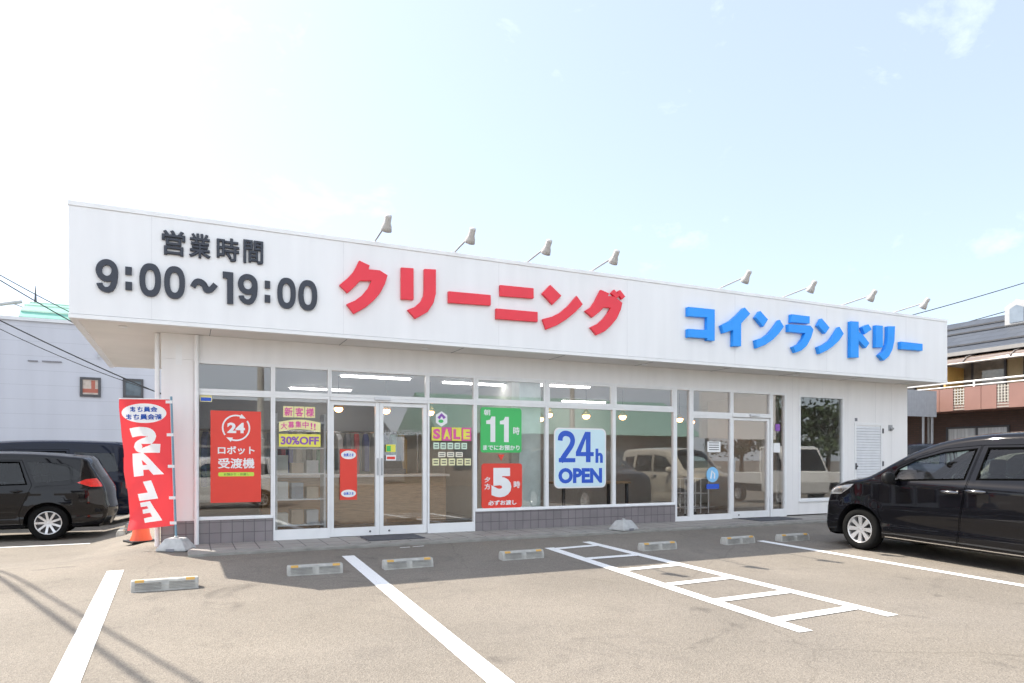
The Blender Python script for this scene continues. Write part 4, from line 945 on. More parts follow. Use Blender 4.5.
    panel(mb, N, outline, holes, 0, 0, extra)
    # top strip: bonnet, windscreen, roof, tailgate
    m = 12; rows = []; ws0, ws1 = sp['screen']; rg0, rg1 = sp['rear_glass']
    glassrows = {'windscreen': [], 'rear_window': []}
    n_s = len(sil); grid = []
    for i, (x, z) in enumerate(sil):
        t = Vector(sil[min(i+1, n_s-1)])-Vector(sil[max(i-1, 0)]); n = Vector((t.y, -t.x)).normalized()
        if n.dot(Vector((x, z-0.8))) < 0: n = -n
        Y = f(x, z); amt = 0.035+0.16*max(0, n.x)**1.2*sp.get('nose', 1)+0.07*max(0, -n.x)
        row = []
        for k in range(m+1):
            s = -1+2*k/m; s = math.copysign(abs(s)**0.9, s); c = amt*(1-abs(s)**2.2)
            row.append(Vector((x+n.x*c, Y*s, z+n.y*c)))
        grid.append(row)
    def cellglass(i):
        x, z = (Vector(sil[i])+Vector(sil[i+1]))/2
        if ws1 <= x <= ws0 and z > sp['cowl_z']: return 'windscreen'
        if z > rg0 and z < rg1 and x < sp.get('rg_x', xmin+0.5): return 'rear_window'
        return None
    def gn(i, k):
        a = grid[min(i+1, n_s-1)][k]-grid[max(i-1, 0)][k]; b = grid[i][min(k+1, m)]-grid[i][max(k-1, 0)]
        v = b.cross(a)
        if v.length == 0: v = Vector((0, 0, 1))
        v.normalize()
        if v.dot(grid[i][k]-Vector((0, 0, 0.7))) < 0: v = -v
        return v
    G_ = [[gn(i, k) for k in range(m+1)] for i in range(n_s)]
    b0 = len(mb.v); mb.v += [tuple(grid[i][k]) for i in range(n_s) for k in range(m+1)]; N += [G_[i][k] for i in range(n_s) for k in range(m+1)]
    gl = {'windscreen': (MB(), []), 'rear_window': (MB(), [])}
    for i in range(n_s-1):
        cg = cellglass(i)
        for k in range(m):
            q = [(i, k), (i+1, k), (i+1, k+1), (i, k+1)]
            a, b, c = [grid[u][v] for u, v in q[:3]]
            if (b-a).cross(c-a).dot(G_[i][k]) < 0: q = q[::-1]
            if cg and 1 <= k < m-1:
                M_, NN = gl[cg]; M_.add([grid[u][v] for u, v in q], [(0, 1, 2, 3)], 0, True); NN += [G_[u][v] for u, v in q]
            else:
                mb.f.append([b0+u*(m+1)+v for u, v in q]); mb.m.append(0); mb.sm.append(True)
    # door jambs behind the door gaps
    for d in sp['doors']:
        o1 = densify(d['outline'], 0.06); oa = shrink(o1, -0.02); ob_ = shrink(o1, 0.02); nn = len(o1)
        for sd in (1, -1):
            b1 = len(mb.v); mb.add([(x, sd*(f(x, z)-0.014), z) for x, z in oa]+[(x, sd*(f(x, z)-0.014), z) for x, z in ob_], [(i, (i+1) % nn, nn+(i+1) % nn, nn+i) for i in range(nn)], 1, False); N += [Vector((0, sd, 0))]*(2*nn)
    # floor pan
    nb = len(mb.v)
    fp = MB(); fp.box((xmin+0.15, -W2+0.14, zs-0.02), (xmax-0.12, W2-0.14, zs+0.06))
    mb.add(fp.v, fp.f, 1, False); N += [Vector((0, 0, -1))]*4+[Vector((0, 0, 1))]*4
    body = mb.build('body', [paint, BLACKP], r, normals=[tuple(v) for v in N])
    for k, (M_, NN) in gl.items():
        if M_.f: M_.build(k, sp.get('glass', CARGLASS) if k == 'windscreen' else PRIVACY, r, normals=[tuple(v) for v in NN])
    for side in (1, -1):
        for d in sp['doors']:
            do = shrink(d['outline'], 0.007)
            dd = one(do, [d['window']] if d.get('window') else [], 0, side, 'door', paint, r)
            if d.get('window'):
                one(shrink(d['window'], -0.012), [], -0.012, side, 'window', d.get('glass', CARGLASS), dd, 0.12)
                tr = MB(); tr_o = shrink(d['window'], -0.012); pv = d['window']
                wv = densify(pv, 0.08); wo_ = shrink(wv, -0.022); nn = len(wv)
                vs = [(x, side*(f(x, z)+0.003), z) for x, z in wo_]+[(x, side*(f(x, z)+0.003), z) for x, z in wv]
                tr.add(vs, [(i, (i+1) % nn, nn+(i+1) % nn, nn+i) for i in range(nn)], 0, False); tr.build('window_trim', TRIMBLK, dd, recalc=False)
            if d.get('handle'):
                hx0, hx1, hz = d['handle']; yy = f((hx0+hx1)/2, hz); hm = MB()
                hm.tube([(hx0+(hx1-hx0)*t, side*(f(hx0+(hx1-hx0)*t, hz)+0.012+0.022*math.sin(math.pi*t)), hz) for t in np.linspace(0, 1, 8)], [0.012, 0.02, 0.021, 0.021, 0.021, 0.021, 0.02, 0.012], 10)
                hm.build('handle', sp.get('handle_mat', CHROME), dd)
                cup = ell((hx0+hx1)/2, hz-0.006, (hx1-hx0)*0.33, 0.036, 20); one(cup, [], 0.0025, side, 'handle_recess', BLACKP, dd, 0.06)
        for wdw in sp.get('fixed', []): one(shrink(wdw, -0.002), [], -0.004, side, 'side_window', sp.get('fixed_glass', PRIVACY), r, 0.12)
        if sp.get('headlight'):
            hl = one(sp['headlight'], [], 0.005, side, 'headlight', LAMPCLR, r, 0.04)
            hc = np.array(sp['headlight']).mean(0); one([tuple(hc+(np.array(p)-hc)*np.array((0.55, 0.42))+np.array((0.0, -0.012))) for p in sp['headlight']], [], 0.009, side, 'lamp_reflector', DGREY, hl, 0.03)
            one(ell(hc[0]-0.02, hc[1]-0.008, 0.05, 0.026, 16), [], 0.012, side, 'lamp_lens', CHROME, hl, 0.03)
        if sp.get('tail'): one(sp['tail'], [], 0.006, side, 'tail_light', LAMPRED, r, 0.04)
        if sp.get('sill_glint_line'):
            one(sp['sill_glint_line'], [], 0.006, side, 'sill_glint', sp.get('strip_mat', CHROME), r, 0.1)  # chrome ribbon imitates the highlight along the sill
        if sp.get('side_marker'): one(sp['side_marker'], [], 0.004, side, 'side_marker', AMBER, r, 0.05)
        if sp.get('mirror'):
            x, z = sp['mirror']; y = f(x, z-0.05); mm_ = MB()
            prof = [(0.02, -0.085, 0.6), (0.05, -0.06, 0.95), (0.045, 0.0, 1.0), (0.0, 0.04, 0.85), (-0.0, 0.06, 0.5)]
            rings = []
            for t, sc in ((0.0, 0.72), (0.25, 0.95), (0.6, 1.0), (0.85, 0.85), (1.0, 0.4)):
                rings.append([(x+0.075*sc*math.cos(a)*(1.0 if math.cos(a) > 0 else 0.55), side*(y+0.035+0.19*t), z+0.085*sc*math.copysign(abs(math.sin(a))**0.7, math.sin(a))) for a in np.linspace(0, 2*math.pi, 17)[:-1]])
            vs = [p for rg in rings for p in rg]; fs = [(i*16+k, i*16+(k+1) % 16, (i+1)*16+(k+1) % 16, (i+1)*16+k) for i in range(4) for k in range(16)]+[list(range(16)), list(range(64, 80))]
            mm_.add(vs, fs, 0, True); mm_.box((x-0.02, side*(y-0.02), z-0.075), (x+0.05, side*(y+0.06), z-0.04)); mm_.build('mirror', sp.get('mirror_mat', paint), r)
        # inside of the wheel arches
        for xa in (xf, xr):
            am = MB(); pts = arc(xa); yo, yi = W2-0.03, W2-0.34; n = len(pts)
            am.add([(x, side*yo, z) for x, z in pts]+[(x, side*yi, z) for x, z in pts], [(i, i+1, n+i+1, n+i) for i in range(n-1)], 0, True)
            am.add([(x, side*yi, z) for x, z in pts]+[(xa, side*yi, zs)], [list(range(n+1))], 0, False); am.build('wheel_arch_liner', BLACKP, r)
            for_wheel(r, xa, side, W2-sp.get('inset', 0.035), rw, sp.get('rim', 'hub'))
    if sp.get('plate'):
        px_, z0, z1 = sp['plate']; pm = MB(); pm.box((px_-0.012, -0.165, z0), (px_+0.012, 0.165, z1)); pm.build('licence_plate', PWHT, r, bevel=0.004)
    if sp.get('seats'):
        for x in sp['seats']:
            for y in (-0.36, 0.36):
                sm_ = MB(); sm_.box((x-0.25, y-0.24, 0.40), (x+0.27, y+0.24, 0.60)); sm_.build('seat', INTR, r, bevel=0.06)
                bk = MB(); bk.prism([(x-0.32, 0.55), (x-0.17, 0.55), (x-0.30, 1.16), (x-0.41, 1.16)], lambda u, v, d: (u, d, v), y-0.23, y+0.23); bk.build('seat_back', INTR, r, bevel=0.05)
                hd = MB(); hd.prism([(x-0.42, 1.18), (x-0.33, 1.18), (x-0.36, 1.36), (x-0.43, 1.36)], lambda u, v, d: (u, d, v), y-0.13, y+0.13); hd.build('headrest', INTR, r, bevel=0.03)
        dm = MB(); xd = sp['seats'][0]+0.75; dm.prism([(xd-0.12, 0.62), (xd+0.42, 0.62), (xd+0.52, 1.0), (xd+0.05, 1.03), (xd-0.12, 0.9)], lambda u, v, d: (u, d, v), -W2+0.15, W2-0.15); dm.build('dashboard', BLACKP, r, bevel=0.03)
        sw = MB(); M = Matrix.Translation((xd-0.25, -0.36, 0.95)) @ Matrix.Rotation(R(-65), 4, 'Y')
        sw.tube([tuple(M @ Vector((0.18*math.cos(a), 0.18*math.sin(a), 0))) for a in np.linspace(0, 2*math.pi, 25)], 0.015, 8); sw.tube([tuple(M @ Vector((-0.17, 0, 0))), tuple(M @ Vector((0.17, 0, 0)))], 0.016, 6); sw.build('steering_wheel', BLACKP, r)
    return r
WHEELS = {}
def for_wheel(car, xa, side, y, rw, style):
    M = Matrix.Translation((xa, side*y, rw)) @ Matrix.Rotation(R(-90*side), 4, 'X')      # local z points outwards
    tw = 0.19; ri = rw*0.655
    mb = MB(); mb.lathe([(ri, -tw), (rw*0.86, -tw), (rw*0.97, -tw+0.02), (rw, -tw+0.05), (rw, -0.05), (rw*0.975, -0.018), (rw*0.90, -0.002), (rw*0.78, 0.002), (ri*1.02, -0.006), (ri, -0.02), (ri, -tw)], 48, M)
    w = mb.build('wheel', RUBBER, car)
    mb = MB(); mb.lathe([(ri*1.015, -0.008), (ri*0.97, -0.003), (ri*0.93, -0.012), (ri*0.91, -0.05), (ri*0.9, -0.12)], 48, M); mb.lathe([(0, -0.028), (ri*0.16, -0.026), (ri*0.22, -0.034)], 24, M)
    n = {'hub': 8, 'spoke': 9, 'kei': 6}[style]
    for k in range(n):
        a = 2*math.pi*k/n; ca, sa = math.cos(a), math.sin(a); wd0, wd1 = (ri*0.10, ri*0.175) if style == 'hub' else (ri*0.10, ri*0.095)
        P_ = []
        for rr, wd, h in ((ri*0.12, wd0, -0.026), (ri*0.55, (wd0+wd1)/2*0.95, -0.020), (ri*0.95, wd1, -0.010)):
            for s in (-1, 1): P_.append((rr*ca-s*wd*sa, rr*sa+s*wd*ca, h))
        for rr, wd, h in ((ri*0.12, wd0, -0.055), (ri*0.55, (wd0+wd1)/2*0.95, -0.05), (ri*0.95, wd1, -0.045)):
            for s in (-1, 1): P_.append((rr*ca-s*wd*sa, rr*sa+s*wd*ca, h))
        mb.add([M @ Vector(p) for p in P_], [(0, 1, 3, 2), (2, 3, 5, 4), (0, 2, 8, 6), (2, 4, 10, 8), (1, 7, 9, 3), (3, 9, 11, 5)], 0, False)
    mb.build('rim', ALLOY, w)
    mb = MB(); mb.lathe([(0, -0.10), (ri*0.9, -0.10)], 32, M); mb.build('brake_disc', DGREY, w)

X0 = 1.36
MINIVAN = dict(W=1.695, belt=1.06, rw=0.302, ra=0.372, xf=1.375, xr=-1.375, zs=0.225, tumble=16.5, rad=0.075, nose=0.8, fk=0.14, fx=1.15,
    sil=[(2.03, 0.17), (2.08, 0.28), (2.075, 0.45), (2.035, 0.60), (1.985, 0.74), (1.93, 0.85), (1.81, 0.925), (1.62, 0.99), (1.28, 1.07), (0.94, 1.275), (0.65, 1.44), (0.27, 1.585), (-0.2, 1.665), (-0.80, 1.70), (-1.4, 1.695), (-1.88, 1.63), (-2.03, 1.53), (-2.11, 1.28), (-2.16, 1.0), (-2.20, 0.75), (-2.20, 0.5), (-2.15, 0.25)],
    screen=(1.22, 0.36), cowl_z=1.08, rear_glass=(1.05, 1.48), rg_x=-1.9,
    doors=[dict(outline=[(1.0, 1.065), (1.055, 0.97), (1.065, 0.63), (0.97, 0.275), (-0.03, 0.275), (-0.065, 0.56), (-0.145, 1.11), (-0.225, 1.54), (0.22, 1.49), (0.57, 1.37), (0.88, 1.20)],
                window=[(0.87, 1.05), (0.80, 1.185), (0.55, 1.325), (0.22, 1.425), (-0.155, 1.475), (-0.085, 1.115)], handle=(-0.06, 0.17, 0.935)),
           dict(outline=[(-0.04, 0.275), (-0.075, 0.56), (-0.155, 1.11), (-0.235, 1.54), (-0.92, 1.56), (-1.06, 1.1), (-0.985, 0.75), (-0.93, 0.5), (-0.99, 0.275)],
                window=[(-0.26, 1.125), (-0.32, 1.49), (-0.88, 1.505), (-0.98, 1.16)], handle=(-0.39, -0.14, 0.965), glass=PRIVACY)], handle_mat=mat('smoked_chrome', (0.20, 0.20, 0.21), 0.12, metal=1.0, var=0.02),
    fixed=[[(-1.12, 1.18), (-1.02, 1.475), (-1.70, 1.46), (-1.84, 1.26)]],
    headlight=[(1.95, 0.775), (1.90, 0.85), (1.79, 0.90), (1.46, 0.955), (1.52, 0.90), (1.70, 0.79)], tail=[(-2.13, 0.75), (-2.08, 1.15), (-1.98, 1.15), (-2.0, 0.8)],
    sill_glint_line=[(0.96, 0.240), (0.96, 0.252), (-0.95, 0.252), (-0.95, 0.240)], mirror=(0.82, 1.075), mirror_mat=BLACKP, rim='hub', seats=(0.15, -0.75), plate=(-2.24, 0.75, 0.9), step=0.06)
cy = 6.93-1.375; cx_ = 8.80+0.8475
# the minivan stands on the sloping lot
car = make_car('black_minivan', 'black minivan parked nose to the shop at the right', 'minivan', MINIVAN, (cx_, cy, gz(0, cy)), R(90), BLKPAINT)
car.rotation_euler = (0, -SL, R(90))
WAGON = dict(W=1.70, belt=0.98, rw=0.317, ra=0.375, xf=1.36, xr=-1.36, zs=0.235, tumble=16, rad=0.07, rk=0.14, rx=-1.62,
    sil=[(2.16, 0.20), (2.20, 0.35), (2.18, 0.55), (2.10, 0.70), (1.9, 0.80), (1.55, 0.90), (1.15, 0.98), (0.75, 1.22), (0.35, 1.43), (-0.05, 1.535), (-0.55, 1.575), (-1.1, 1.565), (-1.6, 1.525), (-1.92, 1.475), (-2.02, 1.33), (-2.16, 1.08), (-2.24, 0.92), (-2.26, 0.72), (-2.29, 0.5), (-2.20, 0.26)],
    screen=(1.1, 0.1), cowl_z=1.0, rear_glass=(1.10, 1.46), rg_x=-1.92,
    doors=[dict(outline=[(1.02, 0.98), (1.03, 0.6), (0.92, 0.29), (-0.02, 0.29), (-0.06, 0.95), (-0.17, 1.44), (0.3, 1.36), (0.72, 1.15)], window=[(0.85, 1.0), (0.66, 1.12), (0.28, 1.30), (-0.12, 1.39), (-0.07, 0.99)], handle=(0.0, 0.18, 0.88), glass=CARGLASS),
           dict(outline=[(-0.03, 0.29), (-0.07, 0.95), (-0.18, 1.45), (-0.95, 1.45), (-1.12, 1.0), (-1.03, 0.75), (-0.93, 0.5), (-0.95, 0.29)], window=[(-0.13, 1.0), (-0.20, 1.40), (-0.90, 1.40), (-1.02, 1.03)], handle=(-0.98, -0.80, 0.90), glass=PRIVACY)],
    fixed=[[(-1.16, 1.04), (-1.02, 1.42), (-1.62, 1.38), (-1.90, 1.20), (-1.80, 1.09)]],
    headlight=[(2.12, 0.62), (2.05, 0.72), (1.7, 0.84), (1.8, 0.70)], tail=[(-1.80, 1.035), (-1.93, 1.095), (-2.10, 1.115), (-2.165, 1.03), (-2.20, 0.96), (-2.02, 0.955)], mirror=(0.82, 1.03), rim='spoke', handle_mat=BLKPAINT, seats=(0.1, -0.75),
    plate=(-2.325, 0.78, 0.94), step=0.075)
# rear axle of the wagon at X = -2.24, its near side at Y = 14.75
wg = make_car('black_wagon', 'black station wagon parked left of the shop beside the red flag', 'station wagon', WAGON, (-2.24-1.36, 14.75+0.85, gz(-3, 15)), R(180), BLKPAINT)
VAN = dict(W=1.74, belt=1.08, rw=0.32, ra=0.38, xf=1.42, xr=-1.40, zs=0.24, tumble=8, rad=0.07,
    sil=[(2.2, 0.2), (2.26, 0.4), (2.22, 0.65), (2.12, 0.85), (1.9, 0.98), (1.55, 1.10), (1.0, 1.48), (0.6, 1.72), (0.2, 1.82), (-0.6, 1.86), (-1.5, 1.85), (-2.05, 1.80), (-2.16, 1.6), (-2.26, 1.2), (-2.30, 0.8), (-2.32, 0.5), (-2.25, 0.26)],
    screen=(1.45, 0.5), cowl_z=1.13, rear_glass=(1.15, 1.7), rg_x=-2.0,
    doors=[dict(outline=[(1.1, 1.05), (1.06, 0.6), (0.95, 0.29), (0.0, 0.29), (-0.05, 1.68), (0.5, 1.62), (0.98, 1.33)], window=[(0.95, 1.12), (0.92, 1.28), (0.48, 1.56), (0.02, 1.62), (0.03, 1.12)], handle=(0.05, 0.25, 0.98), glass=PRIVACY),
           dict(outline=[(-0.02, 0.29), (-0.07, 1.68), (-1.05, 1.68), (-1.1, 0.9), (-0.98, 0.5), (-0.98, 0.29)], window=[(-0.12, 1.12), (-0.14, 1.62), (-0.98, 1.62), (-1.02, 1.12)], handle=(-0.35, -0.15, 1.0), glass=PRIVACY)],
    fixed=[[(-1.18, 1.14), (-1.15, 1.62), (-1.9, 1.60), (-2.0, 1.2)]],
    headlight=[(2.2, 0.7), (2.1, 0.84), (1.75, 0.98), (1.9, 0.78)], tail=[(-2.27, 0.8), (-2.18, 1.5), (-2.08, 1.5), (-2.14, 0.82)], mirror=(0.98, 1.18), rim='spoke', plate=(-2.40, 0.85, 1.01), step=0.09)
make_car('dark_van', 'dark navy family van standing behind the black wagon', 'van', VAN, (-3.35, 18.45, gz(-3, 18)), R(180), NAVPAINT)
KEI = dict(W=1.475, belt=1.0, rw=0.28, ra=0.335, xf=1.23, xr=-1.23, zs=0.22, tumble=6, rad=0.06, fk=0.08,
    sil=[(1.62, 0.2), (1.67, 0.4), (1.65, 0.65), (1.58, 0.88), (1.40, 0.97), (1.15, 1.04), (0.85, 1.32), (0.62, 1.54), (0.3, 1.62), (-0.4, 1.65), (-1.2, 1.64), (-1.55, 1.58), (-1.62, 1.3), (-1.66, 0.9), (-1.67, 0.5), (-1.62, 0.25)],
    screen=(1.12, 0.6), cowl_z=1.05, rear_glass=(1.05, 1.5), rg_x=-1.5,
    doors=[dict(outline=[(0.98, 0.98), (0.93, 0.5), (0.86, 0.28), (-0.0, 0.28), (-0.03, 1.5), (0.5, 1.45), (0.86, 1.15)], window=[(0.86, 1.03), (0.80, 1.14), (0.48, 1.40), (0.03, 1.45), (0.03, 1.03)], handle=(0.05, 0.22, 0.92), handle_mat=None),
           dict(outline=[(-0.02, 0.28), (-0.05, 1.5), (-0.82, 1.5), (-0.9, 0.8), (-0.82, 0.28)], window=[(-0.10, 1.03), (-0.11, 1.45), (-0.78, 1.45), (-0.84, 1.03)], handle=(-0.78, -0.60, 0.92), glass=PRIVACY)],
    fixed=[[(-0.98, 1.05), (-0.92, 1.44), (-1.36, 1.42), (-1.42, 1.1)]],
    headlight=[(1.6, 0.62), (1.55, 0.85), (1.3, 0.93), (1.35, 0.7)], tail=[(-1.64, 0.7), (-1.58, 1.2), (-1.5, 1.2), (-1.55, 0.72)], mirror=(0.84, 1.08), rim='kei', seats=(0.0, -0.75), step=0.1)
make_car('beige_kei_car', 'boxy beige small car parked beyond the black minivan, seen reflected in the windows', 'small car', KEI, (12.35, 5.9, gz(0, 5.9)), R(90), BEIGEPAINT)
make_car('white_hatchback', 'white small car behind the photographer, mirrored in the leftmost window', 'small car', dict(KEI, step=0.11), (1.0, -2.9, gz(0, -2.9)), R(180), WHITEPAINT)
SUVC = make_car('dark_small_car', 'dark small car parked beyond the right end of the shop', 'small car', dict(KEI, step=0.12), (19.6, 13.2, 0), R(205), NAVPAINT)

# white flatbed truck reflected in the right windows
def make_truck(loc, rot, label):
    r = empty('flatbed_truck', loc, label, 'small truck', 'white flatbed trucks across the lot', rot)
    mb = MB(); mb.prism([(0.35, 0.35), (1.62, 0.35), (1.68, 0.7), (1.62, 0.98), (1.15, 1.72), (0.98, 1.78), (0.42, 1.78), (0.35, 1.7)], lambda u, v, d: (u, d, v), -0.70, 0.70); mb.build('cab', WHITEPAINT, r, bevel=0.05)
    for s in (-1, 1):
        mb = MB(); mb.prism([(0.55, 1.05), (1.42, 1.05), (1.08, 1.62), (0.55, 1.62)], lambda u, v, d: (u, d, v), s*0.702, s*0.71); mb.build('side_window', BLACKP, r)
    mb = MB(); mb.prism([(1.60, 1.05), (1.61, 1.06), (1.19, 1.68), (1.18, 1.67)], lambda u, v, d: (u, d, v), -0.6, 0.6); mb.build('windscreen', BLACKP, r)
    mb = MB(); mb.box((0.33, -0.55, 1.15), (0.349, 0.55, 1.6)); mb.build('rear_window', BLACKP, r)
    mb = MB(); mb.box((-1.65, -0.70, 0.62), (0.32, 0.70, 0.68)); mb.box((-1.65, -0.70, 0.681), (0.32, -0.67, 0.95)); mb.box((-1.65, 0.67, 0.681), (0.32, 0.70, 0.95)); mb.box((-1.65, -0.669, 0.681), (-1.62, 0.669, 0.95)); mb.build('cargo_bed', WHITEPAINT, r)
    mb = MB(); mb.tube([(0.28, -0.68, 0.95), (0.28, -0.68, 1.75), (0.28, 0.68, 1.75), (0.28, 0.68, 0.95)], 0.02, 6); mb.tube([(0.28, -0.68, 1.4), (0.28, 0.68, 1.4)], 0.02, 6); mb.build('rack', WHITEPAINT, r)
    for s in (-1, 1):
        mb = MB(); mb.box((-1.672, s*0.42, 0.5), (-1.651, s*0.66, 0.6)); mb.build('tail_light', LAMPRED, r)
    mb = MB(); mb.box((-1.6, -0.4, 0.36), (0.6, 0.4, 0.6)); mb.build('chassis', BLACKP, r)
    for xa in (1.15, -0.95):
        for s in (-1, 1): for_wheel(r, xa, s, 0.68, 0.27, 'kei')
    return r
tk = make_truck((21.2, 4.6, gz(0, 4.6)), R(8), 'white flatbed truck with rack reflected in the rightmost window')
dup(tk, (16.9, 5.2, gz(0, 5.2)), R(100), 'white flatbed truck reflected in the coin laundry door')

# ------------------------------------------------------------------ neighbours left
org = (-8, 24, 0)
hall = empty('grey_hall', org, 'windowless pale grey clad hall behind the parked cars at the left', 'building')
def corr_mat():
    m, n, l, p = nt('grey_cladding'); p.inputs['Roughness'].default_value = 0.5
    t = n.new('ShaderNodeTexCoord'); s = n.new('ShaderNodeSeparateXYZ'); l.new(t.outputs['Object'], s.inputs[0])
    a = n.new('ShaderNodeMath'); a.operation = 'FRACT'; b = n.new('ShaderNodeMath'); b.operation = 'MULTIPLY'; b.inputs[1].default_value = 1/0.42; l.new(s.outputs[2], b.inputs[0]); l.new(b.outputs[0], a.inputs[0])
    r = n.new('ShaderNodeValToRGB'); r.color_ramp.elements[0].position = 0.0; r.color_ramp.elements[0].color = (0.42, 0.435, 0.48, 1); r.color_ramp.elements[1].position = 0.045; r.color_ramp.elements[1].color = (0.56, 0.575, 0.63, 1)
    l.new(a.outputs[0], r.inputs[0])
    z = n.new('ShaderNodeTexNoise'); z.inputs['Scale'].default_value = 0.8; z.inputs['Detail'].default_value = 6; mp = n.new('ShaderNodeMapping'); mp.inputs['Scale'].default_value = (3, 1, 0.3); l.new(t.outputs['Object'], mp.inputs[0]); l.new(mp.outputs[0], z.inputs['Vector'])
    k = n.new('ShaderNodeMix'); k.data_type = 'RGBA'; k.blend_type = 'MULTIPLY'; k.inputs[0].default_value = 0.18; l.new(r.outputs[0], k.inputs[6]); l.new(z.outputs[0], k.inputs[7]); l.new(k.outputs[2], p.inputs['Base Color'])
    return m
CLAD = corr_mat(); YH = 24
zt = on_y(20, 317, YH)[1]
def H(mb, name, m, par=hall, **k): return mb.build(name, m, par, org, **k)
mb = MB(); mb.box((-26, YH, -0.4), (6, YH+9, zt-0.1)); H(mb, 'wall', CLAD)
mb = MB(); mb.box((-26.1, YH-0.06, zt-0.099), (6.1, YH+9.1, zt)); H(mb, 'roof_edge', TRIM)
for (p0, p1, q0, q1, m_, kind) in ((80, 101, 377, 396.5, 'pic', 0), (123, 143.5, 378.5, 397.5, 'dark', 1)):
    xa, z1_ = on_y(p0, q0, YH); xb, _ = on_y(p1, q0, YH); z0_ = on_y(p0, q1, YH)[1]
    mb = MB(); frame_bars(mb, xa, xb, z0_, z1_, 0.07, 0.07, 0.07, YH-0.05, YH+0.02); w = H(mb, 'window', DGREY)
    mb = MB(); mb.box((xa+0.06, YH-0.02, z0_+0.06), (xb-0.06, YH-0.012, z1_-0.06)); H(mb, 'pane', mat('hall_pane_pale', (0.50, 0.42, 0.36), 0.25, var=0.3, scale=4) if kind == 0 else mat('hall_pane_dark', (0.10, 0.13, 0.15), 0.1, var=0.2), w)
    if kind == 0:
        mb = MB(); xc = (xa+xb)/2; zc = (z0_+z1_)/2
        mb.box((xc-0.2, YH-0.024, z0_+0.12), (xc+0.22, YH-0.0205, zc-0.05)); mb.box((xc+0.02, YH-0.024, zc-0.049), (xc+0.12, YH-0.0205, zc+0.2)); H(mb, 'blind_print', mat('rust_print', (0.40, 0.12, 0.08), 0.5), w)
xa, za = on_y(99, 348, YH); mb = MB(); mb.tube([(xa, YH-0.04, za+0.55), (xa, YH-0.04, za-0.25)], 0.02, 6); mb.box((xa-0.03, YH-0.1, za-0.3), (xa+0.03, YH-0.03, za-0.2)); H(mb, 'vent_pipe', GREYM)
mb = MB()
for p, q in ((33, 361), (47, 361.5), (57, 362)):
    x, z = on_y(p, q, YH); mb.box((x-0.12, YH-0.03, z-0.02), (x+0.12, YH-0.005, z+0.02))
H(mb, 'wall_bracket', DARKLINE)
# green vaulted roof of a second hall
org2 = (-14, 36, 0); gh = empty('green_roofed_hall', org2, 'hall with a rounded pale green metal roof behind the grey hall', 'building')
GRN = mat('green_metal_roof', (0.16, 0.42, 0.33), 0.4, var=0.1, stretch=(0.3, 4, 1))
xl, zb_ = on_y(18, 317, 36); xr_ = on_y(240, 300, 36)[0]; ztp = on_y(40, 298.5, 40)[1]
mb = MB(); prof = [(36+8*(1-math.cos(a))*1.0, zb_-0.3+(ztp-zb_+0.3)*math.sin(a)) for a in np.linspace(0, math.pi, 18)]
n = len(prof); vs_ = [(xl, y, z) for y, z in prof]+[(xr_, y, z) for y, z in prof]
mb.add(vs_, [(i, i+1, n+i+1, n+i) for i in range(n-1)]+[list(range(n)), list(range(2*n-1, n-1, -1))]); mb.build('roof', GRN, gh, org2)
mb = MB()
for a in np.linspace(0.35, 1.5, 6):
    y = 36+8*(1-math.cos(a)); z = zb_-0.3+(ztp-zb_+0.3)*math.sin(a); mb.box((xl, y-0.03, z-0.02), (xr_, y+0.03, z+0.05))
mb.build('roof_seam', mat('green_seam', (0.45, 0.62, 0.5), 0.5), gh, org2)
mb = MB(); mb.box((xl+0.2, 36.2, -0.4), (xr_-0.2, 51.8, zb_-0.31)); mb.build('wall', CLAD, gh, org2)
x, z = on_y(35.5, 299, 41); mb = MB(); mb.tube([(x, 41, z-0.6), (x, 41, z+0.05), (x, 41, z+0.65)], [0.08, 0.05, 0.012], 8); mb.build('finial', DGREY, gh, org2)
x, z = on_y(12, 303, 41); mb = MB(); mb.tube([(x+1.6, 41, z-2), (x+1.6, 41, z-0.6), (x, 41, z)], 0.03, 6); mb.tube([(x-0.5, 41, z-0.1), (x+0.4, 41, z+0.12)], 0.1, 8); mb.build('weather_arm', GREYM, gh, org2)

# ------------------------------------------------------------------ house at the right
XA = 22.4; orgA = (XA, 14, 0)
apt = empty('balcony_house', orgA, 'two storey brown house with a long balcony and slate blue roof at the right', 'house')
def A_(mb, name, m, par=apt, **k): return mb.build(name, m, par, orgA, **k)
BRN = mat('balcony_brown', (0.26, 0.14, 0.115), 0.55, var=0.06, scale=1.5)
BRICK = tile_mat('dark_brown_brick', (0.10, 0.055, 0.042), (0.13, 0.072, 0.055), (0.07, 0.055, 0.05), 0.22, 0.07, 'yz', 0.008, 0.7, 0.5)
YA0, YA1 = 3.99, 19.4
mb = MB(); mb.box((XA+1.1, YA0, -0.3), (XA+9, YA1, 2.78)); A_(mb, 'lower_wall', BRICK)
mb = MB(); mb.box((XA+1.12, YA0, 2.95), (XA+9, YA1, 4.7)); A_(mb, 'upper_wall', mat('house_cream', (0.52, 0.40, 0.22), 0.7, var=0.06))
mb = MB(); mb.box((XA+0.0, YA0, 2.781), (XA+1.09, YA1, 2.949)); A_(mb, 'balcony_floor', BRN)
LATT = mat('lattice_cream', (0.45, 0.42, 0.37), 0.6)
